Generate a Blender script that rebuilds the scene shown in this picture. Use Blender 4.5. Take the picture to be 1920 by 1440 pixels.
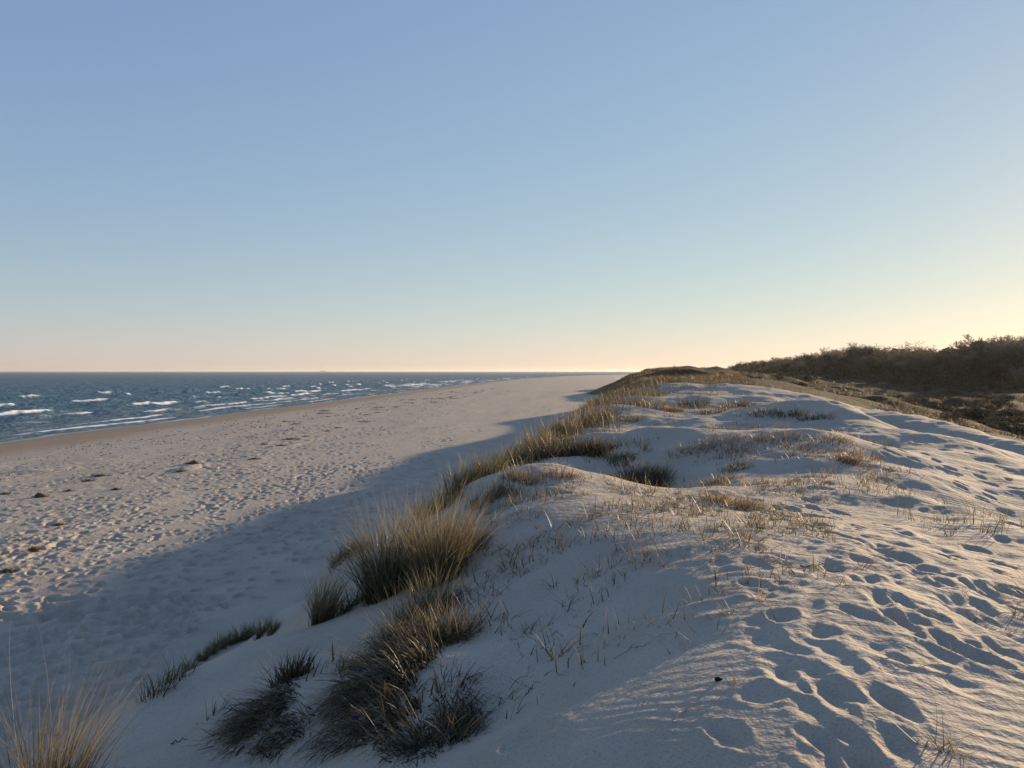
import bpy, math, random
import numpy as np
from mathutils import Vector

scene = bpy.context.scene
for _o in list(bpy.data.objects):
    bpy.data.objects.remove(_o)
COL = scene.collection
R = math.radians

# ------------------------------------------------------------------ camera
CAM_Z = 7.0                      # eye height above the sea
FPX = 1442.0                     # focal length in photo pixels (1920 wide)
cam_d = bpy.data.cameras.new('camera')
cam_d.sensor_width = 36.0
cam_d.lens = 36.0 * FPX / 1920.0
cam_d.shift_y = -24.0 / 1920.0
cam_d.clip_start = 0.05
cam_d.clip_end = 120000.0
cam = bpy.data.objects.new('camera', cam_d)
cam.location = (0, 0, CAM_Z)
cam.rotation_euler = (R(90), 0, 0)
COL.objects.link(cam)
scene.camera = cam

# ------------------------------------------------------------------ light
SUN_AZ = R(43.0)                 # to the right of the view direction (+Y)
SUN_EL = R(10.0)
world = bpy.data.worlds.new('World')
scene.world = world
world.use_nodes = True
wn = world.node_tree
for n in list(wn.nodes):
    wn.nodes.remove(n)
w_out = wn.nodes.new('ShaderNodeOutputWorld')
w_bg = wn.nodes.new('ShaderNodeBackground')
w_sky = wn.nodes.new('ShaderNodeTexSky')
w_sky.sky_type = 'NISHITA'
w_sky.sun_disc = False
w_sky.sun_elevation = SUN_EL
w_sky.sun_rotation = SUN_AZ
w_sky.altitude = 0.0
w_sky.air_density = 1.0
w_sky.dust_density = 0.1
w_sky.ozone_density = 3.0
# the phone camera's flattened highlights: the same soft curve for the whole sky
w_sep = wn.nodes.new('ShaderNodeSeparateColor'); w_cmb = wn.nodes.new('ShaderNodeCombineColor')
wn.links.new(w_sky.outputs[0], w_sep.inputs[0])
for k, (g, gain) in enumerate(((.62, 2.42), (.54, 2.55), (.28, 3.85))):
    p_ = wn.nodes.new('ShaderNodeMath'); p_.operation = 'POWER'; p_.inputs[1].default_value = g
    q_ = wn.nodes.new('ShaderNodeMath'); q_.operation = 'MULTIPLY'; q_.inputs[1].default_value = gain
    wn.links.new(w_sep.outputs[k], p_.inputs[0]); wn.links.new(p_.outputs[0], q_.inputs[0]); wn.links.new(q_.outputs[0], w_cmb.inputs[k])
w_bg.inputs['Strength'].default_value = 0.0628
# thin dust low over the horizon, all round
w_tc = wn.nodes.new('ShaderNodeTexCoord'); w_xyz = wn.nodes.new('ShaderNodeSeparateXYZ'); wn.links.new(w_tc.outputs['Generated'], w_xyz.inputs[0])
w_abs = wn.nodes.new('ShaderNodeMath'); w_abs.operation = 'ABSOLUTE'; wn.links.new(w_xyz.outputs[2], w_abs.inputs[0])
w_m = wn.nodes.new('ShaderNodeMath'); w_m.operation = 'MULTIPLY'; w_m.inputs[1].default_value = -9.0; wn.links.new(w_abs.outputs[0], w_m.inputs[0])
w_e = wn.nodes.new('ShaderNodeMath'); w_e.operation = 'EXPONENT'; wn.links.new(w_m.outputs[0], w_e.inputs[0])
w_k = wn.nodes.new('ShaderNodeMath'); w_k.operation = 'MULTIPLY'; w_k.inputs[1].default_value = .55; wn.links.new(w_e.outputs[0], w_k.inputs[0])
w_tint = wn.nodes.new('ShaderNodeMix'); w_tint.data_type = 'RGBA'; w_tint.blend_type = 'MULTIPLY'; w_tint.inputs[7].default_value = (1.03, .945, .90, 1)
wn.links.new(w_k.outputs[0], w_tint.inputs[0]); wn.links.new(w_cmb.outputs[0], w_tint.inputs[6])
wn.links.new(w_tint.outputs[2], w_bg.inputs['Color'])
wn.links.new(w_bg.outputs[0], w_out.inputs['Surface'])

sun_d = bpy.data.lights.new('sun', 'SUN')
sun_d.energy = 5.0
sun_d.angle = R(0.6)
sun_d.color = (1.0, 0.74, 0.455)
sun = bpy.data.objects.new('sun', sun_d)
SUN_DIR = Vector((math.sin(SUN_AZ) * math.cos(SUN_EL), math.cos(SUN_AZ) * math.cos(SUN_EL), math.sin(SUN_EL)))
sun.rotation_euler = SUN_DIR.to_track_quat('Z', 'Y').to_euler()
sun.location = (60, 60, 40)
COL.objects.link(sun)

vs = scene.view_settings
vs.view_transform = 'Standard'
vs.look = 'None'
vs.exposure = 0.79
vs.gamma = 1.0
vs.use_curve_mapping = False
scene.cycles.use_denoising = True
scene.cycles.max_bounces = 5
scene.cycles.diffuse_bounces = 3
scene.cycles.glossy_bounces = 2
scene.cycles.transparent_max_bounces = 6

# ------------------------------------------------------------------ helpers
rng = np.random.default_rng(7)

def hash2(ix, iy, seed):
    n = (ix.astype(np.int64) * 374761393 + iy.astype(np.int64) * 668265263 + seed * 1442695041) & 0x7fffffff
    n = ((n ^ (n >> 13)) * 1274126177) & 0x7fffffff
    n = (n ^ (n >> 16)) & 0xffff
    return n.astype(np.float64) / 65535.0

def noise(x, y, seed=0):
    """smooth gradient noise, about -0.7..0.7"""
    x0 = np.floor(x); y0 = np.floor(y)
    fx = x - x0; fy = y - y0
    u = fx * fx * fx * (fx * (fx * 6 - 15) + 10)
    v = fy * fy * fy * (fy * (fy * 6 - 15) + 10)
    def g(dx, dy):
        a = hash2(x0 + dx, y0 + dy, seed) * (2 * np.pi)
        return np.cos(a) * (fx - dx) + np.sin(a) * (fy - dy)
    a = g(0, 0); b = g(1, 0); c = g(0, 1); d = g(1, 1)
    return a + (b - a) * u + (c - a) * v + (a - b - c + d) * u * v

def fbm(x, y, seed=0, octaves=3, gain=0.5):
    s = 0; a = 1.0
    for k in range(octaves):
        s = s + a * noise(x * 2 ** k, y * 2 ** k, seed + 17 * k)
        a *= gain
    return s

def sstep(a, b, x):
    t = np.clip((x - a) / (b - a), 0, 1)
    return t * t * (3 - 2 * t)

def smax(a, b, k):
    h = np.clip(0.5 + 0.5 * (a - b) / k, 0, 1)
    return b + (a - b) * h + k * h * (1 - h)

def mesh_from(name, verts, quads=None, tris=None, smooth=True):
    me = bpy.data.meshes.new(name)
    nq = 0 if quads is None else len(quads)
    nt = 0 if tris is None else len(tris)
    me.vertices.add(len(verts))
    me.vertices.foreach_set('co', np.asarray(verts, np.float32).ravel())
    parts = []; starts = []
    if nq:
        parts.append(np.asarray(quads, np.int32).ravel()); starts.append(np.arange(nq) * 4)
    if nt:
        parts.append(np.asarray(tris, np.int32).ravel()); starts.append(nq * 4 + np.arange(nt) * 3)
    idx = np.concatenate(parts)
    me.loops.add(len(idx)); me.loops.foreach_set('vertex_index', idx)
    me.polygons.add(nq + nt)
    me.polygons.foreach_set('loop_start', np.concatenate(starts).astype(np.int32))
    me.update(calc_edges=True)
    if smooth:
        me.polygons.foreach_set('use_smooth', np.ones(nq + nt, bool))
    return me

def set_col(me, name, rgb):
    a = me.attributes.new(name, 'FLOAT_COLOR', 'POINT')
    c = np.ones((len(me.vertices), 4), np.float32)
    c[:, :3] = rgb
    a.data.foreach_set('color', c.ravel())

def link(name, me, mat=None, parent=None):
    o = bpy.data.objects.new(name, me)
    COL.objects.link(o)
    if mat is not None and me is not None and len(me.materials) == 0:
        me.materials.append(mat)
    if parent is not None:
        o.parent = parent
    return o

def tag(o, label=None, cat=None, group=None, kind=None):
    if label: o['label'] = label
    if cat: o['category'] = cat
    if group: o['group'] = group
    if kind: o['kind'] = kind
    return o

def new_mat(name):
    m = bpy.data.materials.new(name); m.use_nodes = True
    nt = m.node_tree
    for n in list(nt.nodes):
        nt.nodes.remove(n)
    out = nt.nodes.new('ShaderNodeOutputMaterial')
    return m, nt, out

def N(nt, typ, **kw):
    n = nt.nodes.new(typ)
    for k, v in kw.items():
        if k.startswith('i_'):
            n.inputs[k[2:].replace('_', ' ')].default_value = v
        else:
            setattr(n, k, v)
    return n

# ------------------------------------------------------------------ the shape of the land
def P(px, py, Y):
    """a surface point seen at photo pixel px, py judged to stand Y metres away -> x, y, height"""
    return ((px - 960) / FPX * Y, Y, CAM_Z - (py - 696) / FPX * Y)

ctrl = []
C = ctrl.append
# foreground shelf the photographer stands on
for t in [(1500, 1350, 3.42), (1200, 1350, 3.72), (1000, 1350, 4.02), (880, 1350, 4.35), (1900, 1430, 3.12), (1700, 1430, 3.08),
          (1920, 1250, 4.3), (1700, 1200, 4.42), (1500, 1150, 5.0), (1300, 1200, 4.75), (1150, 1200, 5.0), (1000, 1200, 5.25),
          (1300, 1080, 6.1), (1100, 1090, 6.3), (960, 1100, 6.5), (1500, 1040, 6.75), (1700, 1080, 6.1), (1900, 1090, 6.3),
          (1000, 1000, 8.0), (900, 1000, 8.2), (1100, 960, 9.2), (1250, 1000, 8.3), (1060, 902, 11.6), (965, 925, 11.0),
          (1180, 925, 11.6), (1280, 940, 11.3), (1380, 985, 8.9), (1430, 940, 10.6),
          # crest with thin grass running right, trough behind it
          (1600, 925, 11.4), (1718, 948, 10.6), (1797, 972, 9.8), (1916, 1021, 8.5), (1650, 1010, 7.9), (1800, 1050, 7.1),
          (1780, 905, 13.6), (1860, 965, 11.6), (1900, 1000, 10.6), (1690, 880, 15.3),
          # hollow in the middle
          (1140, 925, 13.6), (1185, 912, 15.0), (1100, 880, 15.6), (1040, 850, 18.2), (1150, 838, 18.8), (1250, 865, 17.0), (1245, 905, 14.0),
          (1330, 895, 14.2), (1450, 900, 13.2),
          # row of golden grass and what lies behind
          (1300, 838, 17.6), (1400, 833, 17.4), (1550, 828, 17.2), (1590, 862, 14.6), (1500, 850, 15.6),
          (1300, 815, 22.5), (1200, 808, 24.0), (1430, 808, 22.5), (1250, 790, 29.0), (1120, 800, 26.5), (1350, 782, 30.0),
          # sharp ridge descending to the right
          (1500, 788, 26.5), (1580, 793, 25.5), (1718, 829, 21.5), (1778, 855, 19.3), (1865, 894, 16.7), (1920, 930, 14.8),
          (1640, 842, 18.6), (1750, 880, 16.0), (1850, 925, 13.8),
          (1750, 822, 29.0), (1850, 868, 25.0), (1920, 880, 24.0), (1690, 800, 34.0), (1600, 785, 33.0),
          # third swell with bushes, then the far sand tops
          (1250, 757, 35.5), (1400, 760, 34.5), (1180, 765, 35.0), (1500, 770, 35.0), (1300, 752, 42.0),
          (1400, 733, 53.0), (1510, 741, 50.0), (1450, 748, 45.0), (1600, 764, 46.0), (1700, 775, 47.5), (1780, 790, 46.0), (1850, 812, 42.5), (1920, 830, 40.0),
          (1300, 734, 56.0), (1225, 731, 56.0), (1650, 790, 41.0), (1770, 812, 37.0), (1850, 835, 34.0),
          # vegetated dune far ahead and the hollow land on the right
          (1200, 712, 95.0), (1300, 716, 95.0), (1400, 722, 95.0), (1200, 700, 165.0), (1265, 696, 225.0), (1330, 698, 250.0), (1300, 704, 165.0),
          (1420, 706, 230.0), (1500, 716, 200.0), (1600, 738, 130.0), (1700, 772, 100.0), (1800, 788, 88.0), (1900, 806, 76.0),
          # seaward flank
          (850, 1250, 4.75), (870, 1110, 6.6), (800, 1175, 6.1), (720, 1115, 7.6), (700, 1205, 6.0), (640, 1262, 5.25), (570, 1290, 5.15), (500, 1260, 5.9),
          (600, 1430, 4.35), (720, 1400, 4.15), (830, 1430, 3.75), (450, 1400, 4.75), (300, 1430, 4.75), (350, 1330, 5.9), (560, 1200, 6.9),
          (480, 1200, 7.4), (270, 1310, 6.2), (600, 1168, 7.9), (690, 1100, 8.7), (640, 1050, 10.4), (700, 1055, 9.8), (800, 970, 11.0), (860, 915, 13.0),
          (880, 960, 10.6), (950, 872, 17.0), (1000, 850, 19.5), (1050, 812, 25.0), (1100, 790, 30.5), (1130, 750, 43.0), (1178, 726, 66.0)]:
    C(P(*t))
# around and behind the camera, and out of frame on the right
for t in [(0, 1.0, 5.36), (-1.0, 1.0, 5.12), (-2.2, 1.2, 4.7),  (1.5, 1.0, 5.46), (3.0, 1.0, 5.50), (3.4, 3.0, 5.46), (5.0, 4.0, 5.36), (6, 1.5, 5.4),
          (7.0, 7.0, 5.06), (9, 4, 4.9), (12, 8, 4.5), (12, 13, 4.55), (14, 2, 4.2), (20, 14, 3.9), (20, 22, 3.6), (26, 10, 3.0), (35, 30, 1.6), (45, 15, 1.5),
          (38, 52, .7), (50, 45, 1.0), (60, 80, 1.2), (80, 60, 1.6), (100, 120, 3.2), (150, 120, 6.0), (150, 180, 5.5), (220, 200, 9.0), (120, 250, 3.4), (200, 330, 5.0), (300, 250, 12.0),
          (90, 330, 3.5), (60, 300, 5.0), (110, 500, 4.0), (250, 600, 7.0), (400, 500, 11.0), (80, 420, 4.0), (500, 1200, 7.0), (900, 700, 12), (300, 1400, 5),
          (60, 2, 2.5), (120, 10, 4.0), (250, 20, 10.0)]:
    C(t)
for t in [(-3.6, 8.7, 3.2), (-4.6, 9.8, 2.1), (-3.1, 9.7, 3.35), (-3.7, 12.0, 2.7), (-2.5, 13.2, 3.55), (-4.6, 12.4, 1.9), (-1.9, 15.5, 3.9), (-3.4, 15.5, 2.5)]:
    C(t)
edges = [(-3.0, 1.5, 4.5), (-2.95, 4.4, 4.42), (-2.9, 6.1, 4.42), (-1.05, 13.2, 4.98), (-.15, 17.4, 4.9), (.45, 20, 4.85),
         (1.45, 25.5, 4.95), (2.7, 31, 5.0), (4.8, 43.5, 5.36), (9.6, 67, 5.6), (14, 95, 5.8), (24, 160, 6.2), (35, 225, 6.7), (55, 330, 6.0)]
for (x, y, z) in edges:
    for d, dz in ((3.0, 2.1), (6.5, 4.6), (12, 6.0)):
        C((x - d * .97, y + d * .12, z - dz))
ctrl = np.array(ctrl)

def lp(X, Y):
    Y = np.abs(Y)
    return np.arctan2(X, Y), 0.5 * np.log(X * X + Y * Y + 2.0)

def tps_fit(pts, lam=2e-4):
    u, v = lp(pts[:, 0], pts[:, 1]); z = pts[:, 2]
    n = len(z)
    d2 = (u[:, None] - u[None]) ** 2 + (v[:, None] - v[None]) ** 2
    K = 0.5 * d2 * np.log(d2 + 1e-12) + lam * np.eye(n)
    Pm = np.stack([np.ones(n), u, v], 1)
    A = np.zeros((n + 3, n + 3)); A[:n, :n] = K; A[:n, n:] = Pm; A[n:, :n] = Pm.T
    w = np.linalg.solve(A, np.concatenate([z, np.zeros(3)]))
    return u, v, w
TU, TV, TW = tps_fit(ctrl)

def dune_base(X, Y):
    sh = np.shape(X)
    u, v = lp(np.ravel(X).astype(float), np.ravel(Y).astype(float))
    out = np.empty(len(u))
    n = len(TU)
    for s in range(0, len(u), 40000):
        uu = u[s:s + 40000]; vv = v[s:s + 40000]
        d2 = (uu[:, None] - TU[None]) ** 2 + (vv[:, None] - TV[None]) ** 2
        d2 = 0.5 * d2 * np.log(d2 + 1e-12)
        out[s:s + 40000] = d2 @ TW[:n] + TW[n] + TW[n + 1] * uu + TW[n + 2] * vv
    return out.reshape(sh)

WL_Y = np.array([-400., -100., 0., 30, 75, 140, 219, 400, 630, 1000, 1442, 2500, 6000])
WL_X = np.array([-90., -64., -55.5, -53, -50, -45.5, -39.3, -24.5, -1, 70, 200, 640, 2600])
def water_s(X, Y):
    """metres inland from the waterline (negative: out at sea)"""
    w = np.interp(Y, WL_Y, WL_X)
    wob = 1.6 * noise(Y / 37.0, Y * 0 + 3.3, 5) + .7 * noise(Y / 9.0, Y * 0 + 1.1, 6)
    sl = np.gradient(WL_X, WL_Y); c = 1 / np.sqrt(1 + np.interp(Y, WL_Y, sl) ** 2)
    return (X - w - wob) * c

def beach_base(X, Y):
    s = water_s(X, Y)
    z = np.interp(s, [-300, -60, -20, 0, 7, 14, 24, 40, 60, 84, 97], [-6, -2.4, -.9, 0.0, .62, 1.05, 1.35, 1.7, 1.9, 1.7, -4])
    return z + .05 * noise(X / 14, Y / 22, 31)

# ------------------------------------------------------------------ the ground sheet: rings round the camera, finer near it
th = np.concatenate([np.linspace(-np.pi, R(-60), 26)[:-1], np.linspace(R(-60), R(-37.5), 36)[:-1], np.linspace(R(-37.5), R(37.5), 700),
                     np.linspace(R(37.5), R(66), 70)[1:], np.linspace(R(66), np.pi, 28)[1:]])
def geo(a, b, q):
    n = int(math.ceil(math.log(b / a) / q)); return a * np.exp(np.linspace(0, math.log(b / a), n + 1))
rr = np.concatenate([np.linspace(.25, 2.3, 20)[:-1], geo(2.3, 14, .0055)[:-1], geo(14, 60, .0034)[:-1], geo(60, 90, .0065)[:-1], geo(90, 420, .017)[:-1], geo(420, 9000, .08)])
NR, NT = len(rr), len(th)
RRg, THg = np.meshgrid(rr, th, indexing='ij')
GX = RRg * np.sin(THg); GY = RRg * np.cos(THg)

# smooth land on a coarser lattice of the same rings, then refined
def land(X, Y):
    d = dune_base(X, Y); b = beach_base(X, Y)
    return d, b
ci = np.unique(np.append(np.arange(0, NR, 3), NR - 1)); cj = np.unique(np.append(np.arange(0, NT, 3), NT - 1))
dc = dune_base(GX[np.ix_(ci, cj)], GY[np.ix_(ci, cj)])
tmp = np.empty((len(ci), NT))
for k in range(len(ci)):
    tmp[k] = np.interp(th, th[cj], dc[k])
D = np.empty((NR, NT))
fi = np.interp(np.arange(NR), ci, np.arange(len(ci)))
i0 = np.clip(fi.astype(int), 0, len(ci) - 2); ft = (fi - i0)[:, None]
D = tmp[i0] * (1 - ft) + tmp[i0 + 1] * ft
D = np.where(RRg > 900, np.minimum(D, 8 + 3 * np.tanh(GX / 900)), D)
S = water_s(GX, GY)
D = D - .35 * np.maximum(0, np.where(RRg > 60, 34, 22) - S)
D = D - np.where(GY > 170, .22 * np.maximum(0, np.interp(GY, [170, 225, 330, 500, 900, 1500, 3000], [26, 34.5, 52, 80, 150, 290, 800]) - GX), 0) * sstep(170, 200, GY)
B = beach_base(GX, GY)
# dunes: hummocks and wind relief
D = D + sstep(6, 25, RRg) * (.16 * fbm(GX / 5.5, GY / 7.5, 3, 3)) + .035 * fbm(GX / 1.6 + 7, GY / 1.3, 11, 2) * sstep(2, 5, RRg)
def ridge(pts, h, wl, wr):
    """a swell of sand along a crest line: short slope on its left, long one on its right"""
    global D
    pts = np.array(pts, float); m = 3 * max(wl, wr)
    x0, y0 = pts.min(0) - m; x1, y1 = pts.max(0) + m
    sel = (GX > x0) & (GX < x1) & (GY > y0) & (GY < y1)
    x = GX[sel]; y = GY[sel]
    wob = .25 * noise(x / 2.0, y / 2.0, 99) * wl
    best = np.full(len(x), 1e9); side = np.zeros(len(x))
    for (ax, ay), (bx, by) in zip(pts[:-1], pts[1:]):
        dx, dy = bx - ax, by - ay; l2 = dx * dx + dy * dy
        t = np.clip(((x - ax) * dx + (y - ay) * dy) / l2, 0, 1)
        ex = x - ax - t * dx; ey = y - ay - t * dy
        d = np.hypot(ex, ey); s = np.sign(dx * ey - dy * ex)
        u = d < best; best = np.where(u, d, best); side = np.where(u, s, side)
    sd = best * side + wob                      # positive: left of the crest line walked upward
    ww = np.where(sd > 0, wl, wr)
    q = np.abs(sd) / ww
    D[sel] += h * np.where(sd > 0, 1 - sstep(0, 1.9, q), np.exp(-q * q))
ridge([(1.35, 1.6), (1.5, 3.4), (1.7, 4.8), (1.75, 6.2), (1.5, 7.6), (.9, 8.8)], .25, 1.15, 2.6)
ridge([(5.2, 12.3), (5.5, 10.5), (5.65, 9.2), (5.6, 7.6)], .14, .7, .9)
ridge([(9.6, 27), (11, 25.2), (11.3, 21.5), (10.9, 19.2), (10.4, 16.5), (9.7, 14)], .22, 1.6, 1.3)
ridge([(17.4, 37), (17.3, 32), (17.0, 27), (16.6, 22)], .70, 1.5, 3.5)
ridge([(14.6, 37), (14.3, 30), (13.9, 23)], -.62, 1.9, 1.9)
ridge([(22, 44), (23.5, 40), (23.6, 34)], .12, 1.6, 3)
ridge([(12.5, 54), (15.5, 51.5), (19.5, 49)], .34, 2.2, 2.6)
D = D - .35 * np.exp(-(((GX - 25) / 7) ** 2 + ((GY - 47) / 7) ** 2))
ridge([(6, 57), (9, 54), (11.5, 55)], .22, 2.2, 3)
ridge([(4.3, 30), (7, 28.6), (10, 26.8)], .45, 2.0, 3.0)
ridge([(4.0, 37), (7.5, 35.4), (12, 34.5)], .40, 2.0, 3.0)
ridge([(3.6, 18.4), (5.4, 17.6), (7.2, 17.2)], .22, 1.3, 2.0)
ridge([(.2, 11.2), (.9, 11.9), (1.9, 11.7), (2.7, 11.5)], .15, 1.0, .9)
ridge([(.9, 19.5), (2.2, 18.9), (3.4, 18.9)], .22, 1.0, .8)
D = D - .62 * np.exp(-(((GX - 1.9) / 1.0) ** 2 + ((GY - 14.2) / 1.5) ** 2))
D = D + .17 * fbm(GX / 2.6, GY / 2.2, 23, 3) * sstep(8, 13, RRg) * (1 - sstep(60, 70, RRg))
D = D + .045 * fbm(GX / .6, GY / .5, 24, 3) * sstep(3, 6, RRg) * sstep(-.1, .5, noise(GX / 2.2, GY / 2.2, 26) + .2) * (1 - .7 * np.exp(-(((GX - 1.5) / 1.8) ** 2 + ((GY - 12) / 1.2) ** 2)))
rough = sstep(60, 80, RRg) * sstep(5, 25, GX)
D = D + rough * (1.5 * fbm(GX / 26, GY / 26, 41, 3) + .7 * np.abs(fbm(GX / 9, GY / 9, 43, 2))) + sstep(20, 34, GX) * sstep(50, 62, RRg) * (1 - sstep(230, 330, RRg)) * 2.6 * (.30 - np.abs(fbm(GX / 15 + 5, GY / 19, 47, 2)))
D = D + .0013 * np.sin((GX * .38 + GY * .92 + .22 * noise(GX / .8, GY / .8, 8) + .06 * noise(GX / .22, GY / .22, 9)) * 2 * np.pi / .10) * (1 - sstep(4, 8.5, RRg)) * sstep(-.25, .25, noise(GX / 1.4 + 3, GY / 1.4, 15) + .25 * np.clip(GX - 1.2, -1, 1))
isdune = sstep(-.12, .12, D - B)
# beach: trampled, pocked, small mounds of blown sand
# distance from the foot of the dune
pock_zone = sstep(12, 20, S) * (1 - isdune)
fade = 1 - sstep(75, 160, RRg)
ang = .16
gx = GX * math.cos(ang) - GY * math.sin(ang); gy = GX * math.sin(ang) + GY * math.cos(ang)
churn = .38 * sstep(.0, .5, fbm(gx / 7, gy / 22, 51, 2) + .35 * np.exp(-((S - 33) / 9) ** 2))
pk = noise(gx / .5, gy / .62, 53); pk2 = noise(gx / .9, gy / 1.3, 55)
pock = -.075 * sstep(.12, .5, pk) + .035 * sstep(.2, .5, -pk) - .07 * sstep(.22, .5, pk2) + .05 * sstep(.25, .55, -pk2)
mound = .16 * sstep(.28, .6, noise(gx / 2.6, gy / 4.5, 57)) + .10 * sstep(.3, .6, noise(gx / 1.5, gy / 2.4, 58))
B = B + pock_zone * fade * churn * (pock * (.55 + .45 * sstep(20, 28, S)) + 1.9 * mound * sstep(18, 25, S) * (1 - .6 * sstep(38, 46, S)))
B = B + .02 * fbm(GX / 2.2, GY / 2.8, 61, 2) * (1 - isdune)
Z = smax(D, B, .22)

FD = np.zeros_like(Z); FR = np.zeros_like(Z)
def dent(x, y, a, ln, wd, dp, rim=.30, e0=-.15, e1=1.4):
    r0 = math.hypot(x, y); t0 = math.atan2(x, y); m = ln * 1.9
    ia, ib = np.searchsorted(rr, [r0 - m, r0 + m]); ja, jb = np.searchsorted(th, [t0 - m / r0, t0 + m / r0])
    if ib - ia < 2 or jb - ja < 2: return
    dx = GX[ia:ib, ja:jb] - x; dy = GY[ia:ib, ja:jb] - y
    ca, sa = math.sin(a), math.cos(a)
    p = dx * ca + dy * sa; q = -dx * sa + dy * ca
    if r0 < 40: p = np.where(p < 0, p / (1.25 + .5 * math.sin(x * 37 + y * 11)), p)    # heel end slumped, toe end steep
    rad = np.sqrt((p / ln) ** 2 + (q / (wd * (1 + .15 * p / ln))) ** 2)
    if r0 < 13: rad = rad * (1 + .34 * noise(GX[ia:ib, ja:jb] / .12, GY[ia:ib, ja:jb] / .12, 201) + .2 * noise(GX[ia:ib, ja:jb] / .05, GY[ia:ib, ja:jb] / .05, 202))
    w = FD[ia:ib, ja:jb]; np.minimum(w, -dp * (1 - sstep(e0, e1, rad)), out=w)
    u = FR[ia:ib, ja:jb]; np.maximum(u, rim * dp * np.exp(-((rad - 1.25) / .30) ** 2), out=u)

def zfun(X, Y):
    X = np.asarray(X, float); Y = np.asarray(Y, float)
    r = np.hypot(X, Y); t = np.arctan2(X, Y)
    a = np.interp(r, rr, np.arange(NR)); b = np.interp(t, th, np.arange(NT))
    i = np.clip(a.astype(int), 0, NR - 2); j = np.clip(b.astype(int), 0, NT - 2)
    fa = a - i; fb = b - j
    return (Z[i, j] * (1 - fa) * (1 - fb) + Z[i + 1, j] * fa * (1 - fb) + Z[i, j + 1] * (1 - fa) * fb + Z[i + 1, j + 1] * fa * fb)

_steps = geo(2.6, 900, .004)
def ground_at(px, py):
    """where the sight line through photo pixel px, py meets the ground"""
    dx = (px - 960) / FPX; dz = -(py - 696) / FPX
    X = dx * _steps; h = CAM_Z + dz * _steps - zfun(X, _steps)
    k = np.argmax(h < 0) if (h < 0).any() else len(_steps) - 1
    return float(X[k]), float(_steps[k])

# footprints up the lit slope (heel-to-toe directions follow the tracks)
fp = [(1553, 1057), (1613, 1087), (1647, 1115), (1703, 1135), (1603, 1147), (1467, 1257), (1513, 1290), (1560, 1285), (1470, 1210),
      (1580, 1370), (1540, 1384), (1660, 1307), (1367, 1377), (1820, 1203), (1720, 1187), (1757, 1188),
      (1720, 1163), (1800, 1148), (1833, 1033), (1867, 1053), (1873, 1010), (1420, 1095), (1714, 859), (1754, 863), (1776, 887), (1780, 878),
      (1835, 893), (1855, 907), (1857, 923), (1837, 936), (1480, 952), (1525, 968), (1545, 985), (1590, 990), (1600, 1010), (1640, 1020), (1660, 1040),
      (1700, 1050), (1710, 1070), (1745, 1066), (1770, 1090), (1815, 1092), (1850, 1112), (1890, 1105), (1570, 1025), (1620, 1050), (1680, 1085), (1900, 1140),
      (1880, 960), (1905, 985), (1470, 975), (1660, 900), (1690, 915), (1550, 905), (1490, 900), (1530, 915), (1890, 900), (1905, 925), (1730, 850), (1690, 845),
      (1660, 836), (1640, 830), (1560, 1420), (1620, 1425), (1890, 1190), (1780, 1128), (1860, 1165)]
for k, (px, py) in enumerate(fp):
    x, y = ground_at(px, py)
    a = random.Random(k).uniform(-.5, .5)
    sz_ = (.58 if y < 5.0 else .78) * (.8 + .45 * random.Random(k + 900).random())
    dent(x, y, -.12 + a, sz_ * (.165 + .02 * (k % 3)), sz_ * (.100 + .012 * (k % 2)), sz_ * (.048 + .009 * (k % 4)), .12)
def track(p0, p1, n, jit, dp=.05):      # a walker's line of prints between two places seen in the photo
    (xa, ya), (xb_, yb_) = ground_at(*p0), ground_at(*p1)
    for k in range(n):
        t = (k + rng.uniform(-.2, .2)) / n; s_ = .11 if k % 2 else -.11
        dent(xa + (xb_ - xa) * t + s_ + rng.normal(0, jit), ya + (yb_ - ya) * t + rng.normal(0, jit), math.atan2(xb_ - xa, yb_ - ya) + rng.normal(0, .2), rng.uniform(.11, .15), rng.uniform(.065, .09), dp * rng.uniform(.6, 1.4), .14)
track((1880, 1180), (1430, 940), 14, .06)
track((1905, 1100), (1500, 930), 12, .08)
track((1660, 1420), (1430, 1130), 9, .09, .035)
track((1560, 1430), (1400, 1190), 5, .09, .03)
track((1900, 960), (1640, 835), 14, .10)
track((1910, 915), (1600, 822), 14, .12)
track((1900, 1240), (1620, 1100), 8, .05)
track((1915, 880), (1560, 800), 12, .2, .06)
for k in range(240):      # older prints, half filled by the wind
    y = rng.uniform(3.3, 10.5); x = 1.35 + .02 * y + abs(rng.normal(0, 1)) * (.25 + .17 * y)
    dent(x, y, rng.normal(-.1, .6), rng.uniform(.08, .17), rng.uniform(.06, .11), rng.uniform(.010, .030), .15)
for k in range(60):       # the same tracks go on beside the camera, out of frame
    x = rng.uniform(2.6, 9); y = rng.uniform(-2, 6)
    if abs(x) < .62 * y: continue
    dent(x, y, -.12 + rng.uniform(-.5, .5), .16, .10, .06)
for (px, py) in [(985, 1385), (1000, 1180), (1050, 1220), (930, 1290), (1120, 1160), (1170, 1080)]:
    x, y = ground_at(px, py); dent(x, y, .8, .16, .09, .022, .4)
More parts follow.
